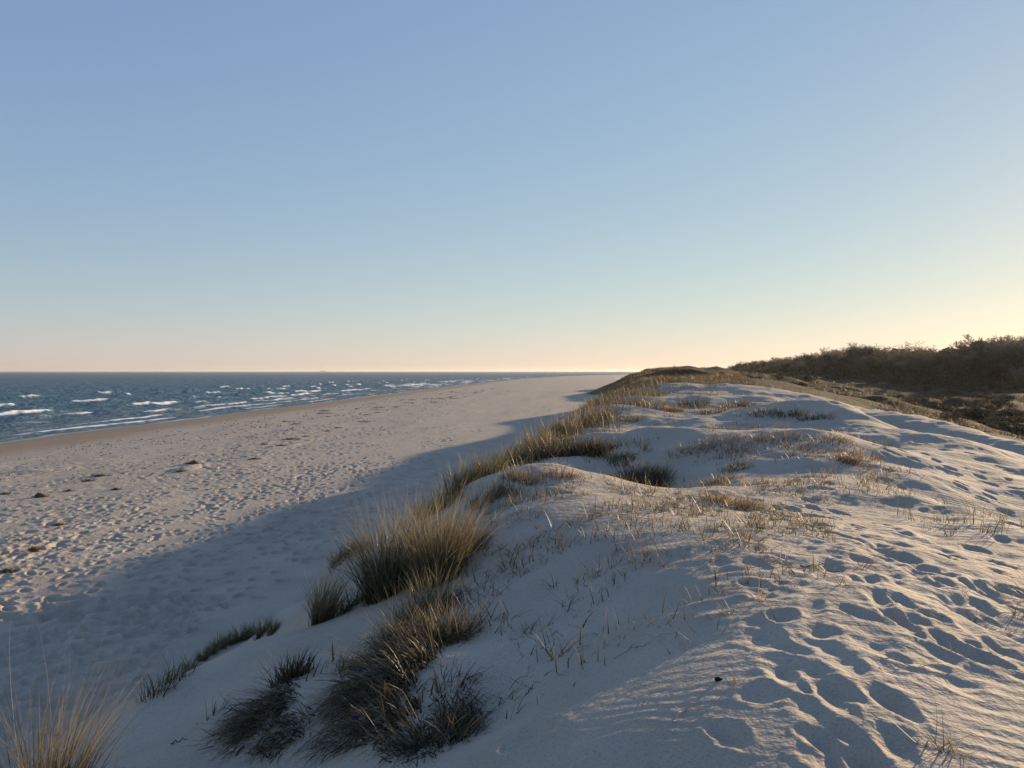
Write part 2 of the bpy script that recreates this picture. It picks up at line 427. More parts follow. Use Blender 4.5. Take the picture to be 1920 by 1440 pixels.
# footprints over the beach in the shade of the dune, walkers' lines parallel to the shore
for line in range(9):
    x0 = -7.6 - 1.15 * line + rng.uniform(-.3, .3); y = 9 + rng.uniform(0, 3)
    while y < 46:
        y += rng.uniform(.62, .8)
        xx = x0 + .155 * (y - 10) + (.14 if int(y * 1.4) % 2 else -.14) + .5 * math.sin(y * .21 + line)
        if rng.random() < .75:
            dent(xx, y, .15 + rng.uniform(-.3, .3), .19, .12, .10, .3, .45, 1.05)
for k in range(520):      # trampled patch at the foot of the dune
    y = rng.uniform(9, 18); x = -6.2 - (y - 9) * .05 - abs(rng.normal(0, 2.2))
    dent(x, y, rng.uniform(0, 3.1), rng.uniform(.15, .30), rng.uniform(.10, .18), rng.uniform(.05, .12), .3, .4, 1.05)
nd = 0
for k in range(16000):    # old footprints everywhere on the upper beach
    y = 13 * math.exp(rng.uniform(0, 1.75)); s_ = rng.uniform(14, 48)
    x = float(np.interp(y, WL_Y, WL_X)) + s_
    ps = abs(x) / y
    if ps > .78 or x > -4.5 + .085 * (y - 10): continue
    dn = float(noise(np.array([(x - .1 * y) / 3.1]), np.array([y / 8.0]), 205)[0]) + .45 * math.exp(-((s_ - 36) / 7) ** 2)
    if rng.random() > .03 + 2.4 * max(0, dn - .06): continue
    k_ = 1 + .012 * max(0, y - 20)
    dent(x, y, .15 + rng.normal(0, .45), (q_ := min(.26, .12 * math.exp(rng.normal(0, .38)))) * k_, q_ * rng.uniform(.5, .75) * k_, q_ * rng.uniform(.12, .45), .35, .2, 1.1); nd += 1
    if nd > 4300: break
for k in range(420):
    y = rng.uniform(10, 45); x = -6.5 + .1 * (y - 10) - rng.uniform(0, 9)
    dent(x, y, rng.uniform(0, 3.1), rng.uniform(.13, .24), rng.uniform(.08, .14), rng.uniform(.05, .11), .3, .4, 1.05)

Z += FD + FR * (1 - np.clip(FD / -.03, 0, 1))

# ground masks: dark plant cover, damp sand, grass litter
xb = np.interp(GY, [-50, 0, 20, 34, 42, 48, 52, 58, 62, 70, 90], [34, 33, 31, 28.5, 27.2, 25.6, 20.5, 13, 8, 5, -5])
veg = sstep(-1.2, 1.4, GX - xb + 2.0 * fbm(GX / 4, GY / 4, 71, 2)) * isdune
veg = np.maximum(veg, sstep(60, 66, RRg + 3 * noise(GX / 5, GY / 5, 73)) * isdune)
low = sstep(-4, 5, GX + 2 - .18 * GY + 5 * fbm(GX / 14, GY / 14, 75, 2)) * sstep(15, 20, GX)
damp = sstep(19, 12, S + 2 * noise(GX / 8, GY / 20, 77)) * (1 - isdune)
wet = sstep(2.6, .6, S + .5 * noise(GX / 3, GY / 6, 78)) * (1 - isdune)
verts = np.stack([GX, GY, Z], -1).reshape(-1, 3)
I, J = np.meshgrid(np.arange(NR - 1), np.arange(NT - 1), indexing='ij')
a_ = (I * NT + J).ravel()
quads = np.stack([a_, a_ + NT, a_ + NT + 1, a_ + 1], 1)[:, ::-1]
gme = mesh_from('ground', verts, quads)
set_col(gme, 'cover', np.stack([veg, low, damp], -1).reshape(-1, 3))
set_col(gme, 'wet', np.stack([wet, isdune, np.clip(churn * pock_zone, 0, 1)], -1).reshape(-1, 3))

m, nt, out = new_mat('sand')
L = nt.links.new
tc = N(nt, 'ShaderNodeTexCoord')
cov = N(nt, 'ShaderNodeAttribute', attribute_name='cover'); wt = N(nt, 'ShaderNodeAttribute', attribute_name='wet')
sc_ = N(nt, 'ShaderNodeSeparateColor'); sw = N(nt, 'ShaderNodeSeparateColor')
L(cov.outputs['Color'], sc_.inputs[0]); L(wt.outputs['Color'], sw.inputs[0])
def mixc(nt, fac, a, b, blend='MIX'):
    mx = nt.nodes.new('ShaderNodeMix'); mx.data_type = 'RGBA'; mx.blend_type = blend
    for inp, v in ((mx.inputs[0], fac), (mx.inputs[6], a), (mx.inputs[7], b)):
        if hasattr(v, 'is_output') or hasattr(v, 'links'):
            nt.links.new(v, inp)
        else:
            inp.default_value = v if not isinstance(v, tuple) else (*v, 1)
    return mx.outputs[2]
def math_n(nt, op, a, b=None, c=None, clamp=False):
    mm = nt.nodes.new('ShaderNodeMath'); mm.operation = op; mm.use_clamp = clamp
    for k, v in enumerate((a, b, c)):
        if v is None: continue
        if hasattr(v, 'links'): nt.links.new(v, mm.inputs[k])
        else: mm.inputs[k].default_value = v
    return mm.outputs[0]
def noise_n(nt, scale, detail=3, rough=.55, vec=None):
    n = N(nt, 'ShaderNodeTexNoise'); n.inputs['Scale'].default_value = scale; n.inputs['Detail'].default_value = detail; n.inputs['Roughness'].default_value = rough
    nt.links.new(vec if vec is not None else tc.outputs['Object'], n.inputs['Vector'])
    return n.outputs['Fac']
def ramp(nt, v, stops):
    r = N(nt, 'ShaderNodeValToRGB'); nt.links.new(v, r.inputs[0])
    el = r.color_ramp.elements
    while len(el) < len(stops): el.new(.5)
    for e, (p, c) in zip(el, stops): e.position = p; e.color = (*c, 1)
    return r.outputs[0]
n1 = noise_n(nt, .9, 5); n2 = noise_n(nt, 90, 2); n3 = noise_n(nt, 7, 4)
sand = ramp(nt, n1, [(.3, (.375, .325, .262)), (.7, (.462, .405, .332))])
sand = mixc(nt, math_n(nt, 'MULTIPLY', ramp(nt, n2, [(.50, (0, 0, 0)), (.70, (1, 1, 1))]), .5), sand, (.20, .165, .13))
# beach: bits of dark weed and shell among the trampled sand
n4 = noise_n(nt, 3.1, 6, .7)
specks = math_n(nt, 'MULTIPLY', ramp(nt, n4, [(.60, (0, 0, 0)), (.70, (1, 1, 1))]), sw.outputs[2])
sand = mixc(nt, math_n(nt, 'MULTIPLY', specks, .75), sand, (.17, .13, .10))
sand = mixc(nt, math_n(nt, 'MULTIPLY', sc_.outputs[2], .95), sand, ramp(nt, n3, [(.35, (.27, .20, .135)), (.7, (.34, .26, .18))]))
sand = mixc(nt, math_n(nt, 'MULTIPLY', sw.outputs[0], .85), sand, (.20, .165, .13))
nv = noise_n(nt, .35, 6, .65); nv2 = noise_n(nt, 2.2, 5, .7)
gold = ramp(nt, nv2, [(.3, (.075, .055, .028)), (.55, (.15, .105, .055)), (.75, (.24, .19, .125))])
dark = ramp(nt, nv, [(.35, (.020, .022, .013)), (.60, (.036, .034, .020)), (.78, (.062, .054, .034))])  # dark scrub ground; albedo lowered further to paint in the plants' self-shading
vegc = mixc(nt, sc_.outputs[1], gold, dark)
colr = mixc(nt, sc_.outputs[0], sand, vegc)
bs = N(nt, 'ShaderNodeBsdfPrincipled'); bs.inputs['Roughness'].default_value = .9; bs.inputs['Specular IOR Level'].default_value = .15
L(colr, bs.inputs['Base Color'])
L(math_n(nt, 'MULTIPLY_ADD', sw.outputs[0], -.62, .9), bs.inputs['Roughness'])
# fine relief: wind ripples on the dune, grain everywhere
mp = N(nt, 'ShaderNodeMapping'); mp.inputs['Rotation'].default_value = (0, 0, R(27)); L(tc.outputs['Object'], mp.inputs['Vector'])
wv = N(nt, 'ShaderNodeTexWave', wave_type='BANDS', bands_direction='Y'); wv.inputs['Scale'].default_value = 2.5; wv.inputs['Distortion'].default_value = 9.0
wv.inputs['Detail'].default_value = 2; wv.inputs['Detail Scale'].default_value = .55; L(mp.outputs[0], wv.inputs['Vector'])
nm = noise_n(nt, .8, 2)
rp = math_n(nt, 'MULTIPLY', wv.outputs['Fac'], math_n(nt, 'MULTIPLY', ramp(nt, nm, [(.42, (0, 0, 0)), (.6, (1, 1, 1))]), sw.outputs[1]))
h1 = math_n(nt, 'MULTIPLY', rp, .0065)
h2 = math_n(nt, 'MULTIPLY', noise_n(nt, 26, 4, .6), .012)
h3 = math_n(nt, 'MULTIPLY', noise_n(nt, 5, 4, .6), .05)
h4 = math_n(nt, 'MULTIPLY', noise_n(nt, 2.6, 5, .7), math_n(nt, 'MULTIPLY', sc_.outputs[0], .5))
h5 = math_n(nt, 'MULTIPLY', noise_n(nt, 1.5, 5, .65), math_n(nt, 'MULTIPLY', sw.outputs[2], .55))
hh = math_n(nt, 'ADD', math_n(nt, 'ADD', math_n(nt, 'ADD', h1, h2), math_n(nt, 'ADD', h3, h4)), h5)
bp = N(nt, 'ShaderNodeBump'); bp.inputs['Strength'].default_value = .8; bp.inputs['Distance'].default_value = 1.0
L(hh, bp.inputs['Height']); L(bp.outputs[0], bs.inputs['Normal']); L(bs.outputs[0], out.inputs[0])
ground = tag(link('ground', gme, m), kind='structure', label='pale dune and beach sand')

# ------------------------------------------------------------------ sea
sth = np.concatenate([np.linspace(R(-120), R(-39), 90)[:-1], np.linspace(R(-39), R(16), 720)])
srr = np.concatenate([geo(38, 420, .0048)[:-1], geo(420, 1500, .012)[:-1], geo(1500, 90000, .09)])
SR, ST = np.meshgrid(srr, sth, indexing='ij')
SX = SR * np.sin(ST); SY = SR * np.cos(ST)
ss = -water_s(SX, SY)                      # metres offshore
near = (1 - sstep(450, 1000, SR))
al = SY                                    # along the shore
# wind chop
sz = near * np.clip(ss / 25, .12, 1) * (0.42 * noise(SX / 8 + .2 * SY / 7, SY / 16, 81) + .30 * noise(SX / 3.4, SY / 5.5, 82) + .12 * noise(SX / 1.5, SY / 2.2, 83))
foam = np.zeros_like(sz)
# lines of breakers rolling to the beach
rows = [(4, .12, 40, .60), (9, .18, 34, .52), (15, .28, 28, .46), (23, .38, 22, .36), (32, .44, 16, .26), (41, .5, 12, .22), (54, .55, 13, .18), (70, .6, 15, .18), (88, .62, 18, .15), (112, .5, 14, .05)]
for k, (s0, amp, lam, cover) in enumerate(rows):
    c = s0 + 3.2 * noise(al / 46, al * 0 + k * 3.7, 90 + k) * min(1, s0 / 15) + 1.0 * noise(al / 11, al * 0 + k, 120 + k)
    e = noise(al / lam, al * 0 + k * 1.9, 140 + k) + .35 * noise(al / (lam * .35), al * 0 + k, 150 + k)
    env = sstep(-.25, .3, e)
    d = ss - c                              # positive: seaward side
    prof = np.where(d > 0, np.exp(-(d / 2.6) ** 2), np.exp(-(d / 1.0) ** 2))
    sz = sz + amp * (.25 + .75 * env) * prof * near - .25 * amp * env * np.exp(-((d + 3.0) / 2.2) ** 2) * near
    thr = np.quantile(e[:, ::7], 1 - cover)
    br = sstep(thr - .02, thr + .10, e)
    width = (.42 if s0 < 20 else .75) + 1.0 * np.clip(e - thr, 0, .5)
    f = br * (np.where(d > 0, np.exp(-(d / .8) ** 2), np.exp(-(d / width) ** 2)))
    f = f * (1.0 + 1.3 * noise(SX / 1.1, SY / 2.2, 170 + k) + .6 * noise(SX / 3, SY / 7, 175 + k))
    foam = np.maximum(foam, f)
    sz = sz + .22 * br * np.exp(-(d / 1.0) ** 2) * near * (.6 + noise(SX / .9, SY / 1.3, 180 + k)) * min(1, s0 / 25)
# lace of old foam in the shallows and the edge of the swash
lace = sstep(.28, .5, np.abs(fbm(SX / 4.5, SY / 14, 191, 3)) * 1.2) * np.exp(-((ss - 14) / 14) ** 2) * .42
edge = np.exp(-((ss - .6 - 1.2 * noise(SY / 6, SY * 0, 195)) / .5) ** 2) * sstep(-.1, .3, noise(SY / 25, SY * 0 + 4, 196) + .45 * sstep(120, 260, SR)) * .8
far_foam = sstep(260, 420, SR) * (1 - sstep(1300, 2600, SR)) * np.exp(-((ss - 22) / 24) ** 2) * sstep(-.05, .35, noise(SX / 12, SY / 60, 197)) * .7
caps = sstep(.46, .56, noise(SX / 4, SY / 9, 198)) * sstep(60, 120, ss) * near * .30
foam = np.clip(np.maximum.reduce([foam, lace, edge, far_foam, caps]), 0, 1)
sv = np.stack([SX, SY, sz], -1).reshape(-1, 3)
nr_, nt_ = SR.shape
I, J = np.meshgrid(np.arange(nr_ - 1), np.arange(nt_ - 1), indexing='ij')
# leave out what lies buried under the land
keep = (np.minimum.reduce([-ss[:-1, :-1], -ss[1:, 1:]]) < 9).ravel()
a_ = (I * nt_ + J).ravel()[keep]
quads = np.stack([a_, a_ + nt_, a_ + nt_ + 1, a_ + 1], 1)[:, ::-1]
sme = mesh_from('sea', sv, quads)
set_col(sme, 'foam', np.stack([foam, np.clip(ss / 40, 0, 1), np.clip(SR / 3000, 0, 1)], -1).reshape(-1, 3))
m, nt, out = new_mat('sea_water'); L = nt.links.new
tc = N(nt, 'ShaderNodeTexCoord')
at = N(nt, 'ShaderNodeAttribute', attribute_name='foam'); sp = N(nt, 'ShaderNodeSeparateColor'); L(at.outputs['Color'], sp.inputs[0])
# a rough sea never mirrors fully: the facing slopes keep its reflection low even towards the horizon
wd_ = N(nt, 'ShaderNodeBsdfDiffuse'); L(mixc(nt, sp.outputs[1], (.09, .135, .16), (.052, .118, .165)), wd_.inputs[0])
wg_ = N(nt, 'ShaderNodeBsdfGlossy'); wg_.inputs['Roughness'].default_value = .22
fr = N(nt, 'ShaderNodeFresnel'); fr.inputs[0].default_value = 1.33
wat = N(nt, 'ShaderNodeMixShader'); L(math_n(nt, 'MINIMUM', math_n(nt, 'MULTIPLY', fr.outputs[0], .6), .25), wat.inputs[0]); L(wd_.outputs[0], wat.inputs[1]); L(wg_.outputs[0], wat.inputs[2])
mp = N(nt, 'ShaderNodeMapping'); mp.inputs['Scale'].default_value = (1, .55, 1); L(tc.outputs['Object'], mp.inputs['Vector'])
b1 = noise_n(nt, .9, 5, .62, mp.outputs[0]); b2 = noise_n(nt, .16, 4, .6, mp.outputs[0])
hb = math_n(nt, 'ADD', math_n(nt, 'MULTIPLY', b1, .9), math_n(nt, 'MULTIPLY', b2, 4.5))
bp = N(nt, 'ShaderNodeBump'); bp.inputs['Strength'].default_value = 1.0; bp.inputs['Distance'].default_value = 1.0
L(hb, bp.inputs['Height'])
for nd_ in (wd_, wg_, fr): L(bp.outputs[0], nd_.inputs['Normal'])
fo = N(nt, 'ShaderNodeBsdfDiffuse'); fo.inputs[0].default_value = (.82, .83, .84, 1)
fn = noise_n(nt, 1.6, 5, .7)
ff = math_n(nt, 'SUBTRACT', math_n(nt, 'MULTIPLY', sp.outputs[0], 1.65), math_n(nt, 'MULTIPLY', fn, .95), clamp=True)
mxs = N(nt, 'ShaderNodeMixShader'); L(ff, mxs.inputs[0]); L(wat.outputs[0], mxs.inputs[1]); L(fo.outputs[0], mxs.inputs[2]); L(mxs.outputs[0], out.inputs[0])
sea = tag(link('sea', sme, m), kind='structure', label='blue sea with lines of white breakers')

# ------------------------------------------------------------------ grass
STY = {   # colours of blade foot, blade tip, share
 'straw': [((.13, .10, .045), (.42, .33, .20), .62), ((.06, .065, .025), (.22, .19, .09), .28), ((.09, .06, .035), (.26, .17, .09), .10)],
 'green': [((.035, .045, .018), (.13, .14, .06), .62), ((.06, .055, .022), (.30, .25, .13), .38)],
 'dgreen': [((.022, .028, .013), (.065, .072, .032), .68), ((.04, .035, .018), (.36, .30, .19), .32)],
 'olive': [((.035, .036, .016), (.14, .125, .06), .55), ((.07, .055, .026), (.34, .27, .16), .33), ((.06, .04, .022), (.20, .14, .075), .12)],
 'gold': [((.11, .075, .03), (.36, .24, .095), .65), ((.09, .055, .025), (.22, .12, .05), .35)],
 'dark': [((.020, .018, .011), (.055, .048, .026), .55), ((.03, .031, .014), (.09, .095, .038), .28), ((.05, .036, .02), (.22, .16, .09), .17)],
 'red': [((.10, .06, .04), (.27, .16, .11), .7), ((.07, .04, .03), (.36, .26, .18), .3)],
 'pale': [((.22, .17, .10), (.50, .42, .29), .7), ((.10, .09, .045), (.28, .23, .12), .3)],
}
def blade_mesh(name, root, L_, w, head, lean, curl, cols, seg=4, rs=None):
    """ribbons that rise from their roots, lean towards head and droop by curl; arrays of one value per blade"""
    n = len(L_)
    rs = rs or np.random.default_rng(1)
    t = np.linspace(0, 1, seg + 1)
    ang = lean[:, None] + curl[:, None] * (t[None, :-1] + .5 / seg) ** 1.4
    tw = rs.normal(0, .7, (n, 1)) * t[None, :-1] ** 1.5
    hx = np.cos(head[:, None] + tw); hy = np.sin(head[:, None] + tw)
    st = (L_ / seg)[:, None]
    px = np.concatenate([np.zeros((n, 1)), np.cumsum(np.sin(ang) * hx * st, 1)], 1) + root[:, 0:1]
    py = np.concatenate([np.zeros((n, 1)), np.cumsum(np.sin(ang) * hy * st, 1)], 1) + root[:, 1:2]
    pz = np.concatenate([np.zeros((n, 1)), np.cumsum(np.cos(ang) * st, 1)], 1) + root[:, 2:3]
    wa = rs.uniform(0, np.pi, n)
    ww = w[:, None] * (1 - t[None] ** 1.6) * .5
    ox = np.cos(wa)[:, None] * ww; oy = np.sin(wa)[:, None] * ww
    A = np.stack([px - ox, py - oy, pz], -1)[:, :-1]; Bv = np.stack([px + ox, py + oy, pz], -1)[:, :-1]
    tip = np.stack([px, py, pz], -1)[:, -1:]
    V = np.concatenate([A, Bv, tip], 1)                     # seg + seg + 1 verts per blade
    per = 2 * seg + 1; base = (np.arange(n) * per)[:, None]
    k = np.arange(seg - 1)
    q = np.stack([k, k + 1, seg + k + 1, seg + k], -1).reshape(1, -1)
    Q = (base + q).reshape(-1, 4)
    T = np.concatenate([base + seg - 1, base + 2 * seg, base + 2 * seg - 1], 1)
    me = mesh_from(name, V.reshape(-1, 3), Q, T)
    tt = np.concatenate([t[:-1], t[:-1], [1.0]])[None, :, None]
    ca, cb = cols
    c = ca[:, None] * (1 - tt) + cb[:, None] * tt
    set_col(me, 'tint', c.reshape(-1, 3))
    return me

def style_cols(style, n, rs):
    st = STY[style]
    k = rs.choice(len(st), n, p=[s[2] for s in st])
    a = np.array([s[0] for s in st])[k]; b = np.array([s[1] for s in st])[k]
    v = rs.uniform(.65, 1.3, (n, 1))
    return a * v, b * v, k

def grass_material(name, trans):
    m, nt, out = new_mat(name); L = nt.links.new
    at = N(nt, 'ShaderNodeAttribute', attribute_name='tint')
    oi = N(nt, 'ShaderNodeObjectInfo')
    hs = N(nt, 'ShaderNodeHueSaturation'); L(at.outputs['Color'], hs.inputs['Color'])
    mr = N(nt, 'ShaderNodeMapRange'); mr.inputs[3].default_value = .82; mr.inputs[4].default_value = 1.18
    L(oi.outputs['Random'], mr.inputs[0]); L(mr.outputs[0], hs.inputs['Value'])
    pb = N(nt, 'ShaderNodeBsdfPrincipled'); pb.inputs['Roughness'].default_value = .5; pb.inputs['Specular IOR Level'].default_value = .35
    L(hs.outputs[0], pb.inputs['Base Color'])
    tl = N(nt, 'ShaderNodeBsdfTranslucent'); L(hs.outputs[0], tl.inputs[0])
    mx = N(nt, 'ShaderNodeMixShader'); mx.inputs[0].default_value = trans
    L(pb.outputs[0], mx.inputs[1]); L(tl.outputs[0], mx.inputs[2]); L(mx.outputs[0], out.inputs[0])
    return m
M_GRASS = grass_material('marram_blade', .35)

def empty(name, loc):
    e = bpy.data.objects.new(name, None); e.location = loc; e.empty_display_size = .1
    COL.objects.link(e); return e

_seed = [100]
def tussock(px, py, h, r, n, style, label, group=None, wind=.25, droop=.9, splay=.55, Y=None, w=.006, name='marram_tussock', ell=1.0, stalks=None, rot=0.0, cat='grass tussock', hang=0.0):
    _seed[0] += 1; rs = np.random.default_rng(_seed[0])
    if Y is None: x0, y0 = ground_at(px, py)
    else: x0, y0 = (px - 960) / FPX * Y, Y
    z0 = float(zfun(x0, y0))
    e = empty(name, (x0, y0, z0))
    tag(e, label, cat, group)
    ns = int(n * .16) if stalks is None else stalks
    scat = .7
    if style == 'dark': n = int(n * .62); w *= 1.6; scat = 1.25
    dist = max(1.0, y0 / 9.0)
    for part, cnt in (('leaf_blades', n), ('dry_stalks', ns)):
        if cnt < 1: continue
        rad = r * np.sqrt(rs.random(cnt)) * rs.uniform(.55, 1, cnt); a = rs.uniform(0, 2 * np.pi, cnt)
        qx = rad * np.cos(a) * ell; qy = rad * np.sin(a)
        rx = qx * math.cos(rot) - qy * math.sin(rot); ry = qx * math.sin(rot) + qy * math.cos(rot)
        rz = zfun(x0 + rx, y0 + ry) - z0 - .02
        root = np.stack([rx, ry, rz], 1)
        out_ = np.arctan2(ry, rx) + rs.normal(0, scat, cnt)
        k = np.clip(rad / r, 0, 1)
        if part == 'leaf_blades':
            Lb = h * np.where(rs.random(cnt) < .3, rs.uniform(.2, .55, cnt), rs.uniform(.55, 1.08, cnt)) * (1.06 - .30 * k)
            lean = np.abs(rs.normal(.10, .12, cnt)) + splay * k * rs.uniform(.3, 1, cnt)
            curl = rs.gamma(1.3, droop / 1.15, cnt)
            ca, cb, _ = style_cols(style, cnt, rs)
            wd = w * 1.35 * dist * rs.choice([.5, .8, 1.0, 1.6], cnt) * rs.uniform(.8, 1.2, cnt)
        else:
            Lb = h * rs.uniform(.8, 1.3, cnt)
            lean = np.abs(rs.normal(.12, .15, cnt)) + splay * .6 * k
            curl = rs.gamma(2.0, .3, cnt)
            v = rs.uniform(.7, 1.2, (cnt, 1))
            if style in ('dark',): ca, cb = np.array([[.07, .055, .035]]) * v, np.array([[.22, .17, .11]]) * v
            else: ca, cb = np.array([[.16, .125, .07]]) * v, np.array([[.44, .36, .25]]) * v
            wd = w * .75 * dist * rs.uniform(.7, 1.2, cnt)
        # a breath of wind from the sea bends everything a little to the right
        hx = np.cos(out_) * lean + wind * .5; hy = np.sin(out_) * lean + wind * .12
        if hang:
            gx_ = float(zfun(x0 + .15, y0) - zfun(x0 - .15, y0)) / .3; gy_ = float(zfun(x0, y0 + .15) - zfun(x0, y0 - .15)) / .3
            gl = math.hypot(gx_, gy_) + 1e-6; hx = hx - hang * gx_ / gl; hy = hy - hang * gy_ / gl
        head = np.arctan2(hy, hx); lean = np.hypot(hx, hy)
        me = blade_mesh(part, root, Lb, wd, head, lean, curl, (ca, cb), 4 if h * 1442 / y0 < 60 else 6, rs)
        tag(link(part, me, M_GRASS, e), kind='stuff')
    return e

T = tussock
# the big clump on the seaward edge, nearest the middle of the picture
T(732, 1112, 1.02, .30, 1000, 'dgreen', 'tallest dark green marram tussock with pale feathery tips on the seaward edge of the dune', wind=.06, droop=.85, splay=.5, w=.0055, stalks=300)
T(822, 1090, .95, .27, 900, 'olive', 'dense straw-coloured tussock just right of the tallest dark green one', wind=.05, droop=1.0, splay=.4, w=.005)
T(785, 1065, .95, .26, 560, 'olive', 'straw-tipped tussock wedged behind the tallest dark green one', w=.005)
T(812, 1150, .46, .20, 420, 'olive', 'short golden tussock at the near foot of the big central clump', droop=1.1, w=.005)
T(800, 1205, .34, .30, 700, 'dark', 'low dark brown tussock hanging down the bank below the central clump', droop=1.8, splay=1.0, w=.005, hang=.7)
T(872, 1035, .40, .28, 380, 'olive', 'loose straw tussock at the right end of the big central clump', droop=1.0, w=.005)
T(601, 1168, .66, .12, 420, 'straw', 'slim upright column-like tussock with pale curved tips standing alone on the flank', wind=.32, droop=.7, splay=.25, w=.005, stalks=90)
T(640, 1152, .30, .13, 130, 'green', 'small green tuft close to the right of the column-like tussock', w=.005)
T(664, 1135, .34, .16, 170, 'dgreen', 'dark green tuft between the column-like tussock and the big central clump', w=.005)
names_ = ['rightmost short green tuft', 'second green tuft from the right', 'tallest green tuft', 'dense green tuft left of the tallest', 'middle green tuft', 'third green tuft from the left', 'second green tuft from the left', 'lowest leftmost green tuft']
for k, (x, y, h, r) in enumerate([(512, 1186, .24, .10), (492, 1189, .36, .13), (470, 1195, .42, .15), (450, 1201, .40, .15), (430, 1208, .36, .15), (412, 1217, .32, .13), (396, 1227, .30, .12), (380, 1238, .26, .11)]):
    T(x, y, h, r, 190, 'green', names_[k] + ' of the row along the low sand spur', 'green tufts along the low sand spur', droop=.7, wind=.05, w=.005)
for k, (x, y, h) in enumerate([(358, 1256, .34), (328, 1276, .32), (292, 1304, .28)]):
    T(x, y, h, .16, 90, 'green', ['thin green tuft at the upper end of the spur edge above the beach', 'thin green tuft halfway down the spur edge above the beach', 'thinnest green tuft at the bottom of the spur edge above the beach'][k], 'thin tufts at the end of the sand spur', droop=.7, w=.005)
T(88, 1490, 1.0, .15, 480, 'straw', 'tall golden straw tussock with long seed stalks in the bottom left corner', Y=4.3, wind=.22, droop=.55, splay=.16, stalks=90, w=.0038)
T(5, 1480, .72, .16, 220, 'straw', 'straw tussock cut by the left edge of the picture', Y=4.2, wind=.1, droop=.9, w=.0042)
T(190, 1470, .36, .13, 60, 'dark', 'few dark bare stems right of the bottom left straw tussock', Y=4.2, wind=.25, droop=.5, w=.004, stalks=14)
T(265, 1475, .30, .10, 14, 'dark', 'two or three dark leaning stems at the bottom edge of the flank', Y=4.2, wind=.7, droop=.4, w=.004, stalks=3)
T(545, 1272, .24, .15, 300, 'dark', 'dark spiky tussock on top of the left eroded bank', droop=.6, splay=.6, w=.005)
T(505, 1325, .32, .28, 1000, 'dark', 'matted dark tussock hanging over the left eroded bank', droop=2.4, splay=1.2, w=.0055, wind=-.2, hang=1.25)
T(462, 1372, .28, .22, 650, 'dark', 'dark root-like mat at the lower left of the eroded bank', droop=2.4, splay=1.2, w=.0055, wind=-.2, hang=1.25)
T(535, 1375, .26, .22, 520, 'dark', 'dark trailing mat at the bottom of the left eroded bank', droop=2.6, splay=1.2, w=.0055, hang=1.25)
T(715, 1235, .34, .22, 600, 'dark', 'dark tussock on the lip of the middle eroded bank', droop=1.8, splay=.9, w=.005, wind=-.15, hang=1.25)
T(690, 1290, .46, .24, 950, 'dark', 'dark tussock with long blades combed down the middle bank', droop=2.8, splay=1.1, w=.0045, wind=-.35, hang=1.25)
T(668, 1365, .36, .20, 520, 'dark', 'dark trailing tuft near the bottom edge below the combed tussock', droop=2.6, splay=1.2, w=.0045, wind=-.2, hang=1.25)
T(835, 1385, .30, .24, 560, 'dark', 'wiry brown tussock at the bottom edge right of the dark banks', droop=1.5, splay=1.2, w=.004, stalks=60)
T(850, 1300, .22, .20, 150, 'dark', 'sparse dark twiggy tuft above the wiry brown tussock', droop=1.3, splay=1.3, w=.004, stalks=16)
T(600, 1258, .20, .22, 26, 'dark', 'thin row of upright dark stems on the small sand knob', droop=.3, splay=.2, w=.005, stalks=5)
T(650, 1262, .22, .08, 40, 'dark', 'dark upright tuft at the right of the small sand knob', droop=.4, splay=.3, w=.005)
T(395, 1345, .18, .10, 16, 'dark', 'tiny spray of dark stems on the smooth sand flank', droop=.3, splay=.7, w=.005, stalks=2)
T(640, 1048, .30, .22, 240, 'dgreen', 'low dark green tuft at the lower end of the second spur', droop=.9, wind=.4, w=.005)
T(668, 1032, .28, .20, 200, 'dgreen', 'low dark green tuft at the upper end of the second spur', droop=.9, wind=.4, w=.005)
# along the seaward crest, further off
for (x, y, h, r, n, lb) in [(775, 1245, .32, .24, 560, 'dark brown tuft linking the central clump with the lower banks'), (745, 1300, .28, .20, 360, 'dark tuft right of the combed tussock'),
                            (735, 1362, .26, .20, 340, 'dark tuft at the foot of the middle bank'), (865, 1345, .22, .18, 240, 'dark twiggy tuft right of the wiry brown tussock'), (770, 1400, .24, .18, 300, 'dark tuft left of the wiry brown tussock')]:
    T(x, y, h, r, n, 'dark', lb, droop=1.9, splay=1.1, hang=.9)
for (x, y, h, r, n, lb) in [(770, 1170, .40, .22, 380, 'ragged olive tuft at the left foot of the big central clump'), (845, 1200, .34, .20, 320, 'ragged olive tuft on the right of the low dark brown tussock'),
                            (745, 1205, .34, .20, 320, 'ragged olive tuft between the central clump and the middle bank')]:
    T(x, y, h, r, n, 'olive', lb, droop=1.6, splay=.8)
row = [(800, 968, .45, .30, 'green', 'green tussock first behind the big central clump on the crest'), (835, 948, .45, .32, 'green', 'green tussock second behind the big central clump on the crest'),
       (856, 922, .58, .34, 'dgreen', 'nearest dark green tussock of the crest row above the shaded beach'), (884, 904, .55, .34, 'green', 'second green tussock of the crest row above the shaded beach'),
       (914, 890, .55, .36, 'green', 'third green tussock of the crest row above the shaded beach'), (946, 873, .60, .38, 'straw', 'straw-tipped fourth tussock of the crest row above the shaded beach'),
       (978, 858, .60, .40, 'straw', 'straw-tipped fifth tussock of the crest row above the shaded beach'),
       (1005, 840, .75, .45, 'straw', 'tall straw tussock at the far end of the crest row'),
       (1032, 822, .85, .45, 'red', 'reddish dry tussock on the crest at the edge of the shaded beach'), (1062, 815, .75, .5, 'straw', 'straw tussock right of the reddish one on the crest'),
       (1092, 800, .95, .6, 'straw', 'broad tall straw tussock left of two on the crest beyond the hollow'), (1122, 792, .9, .6, 'straw', 'broad tall straw tussock right of two on the crest beyond the hollow')]
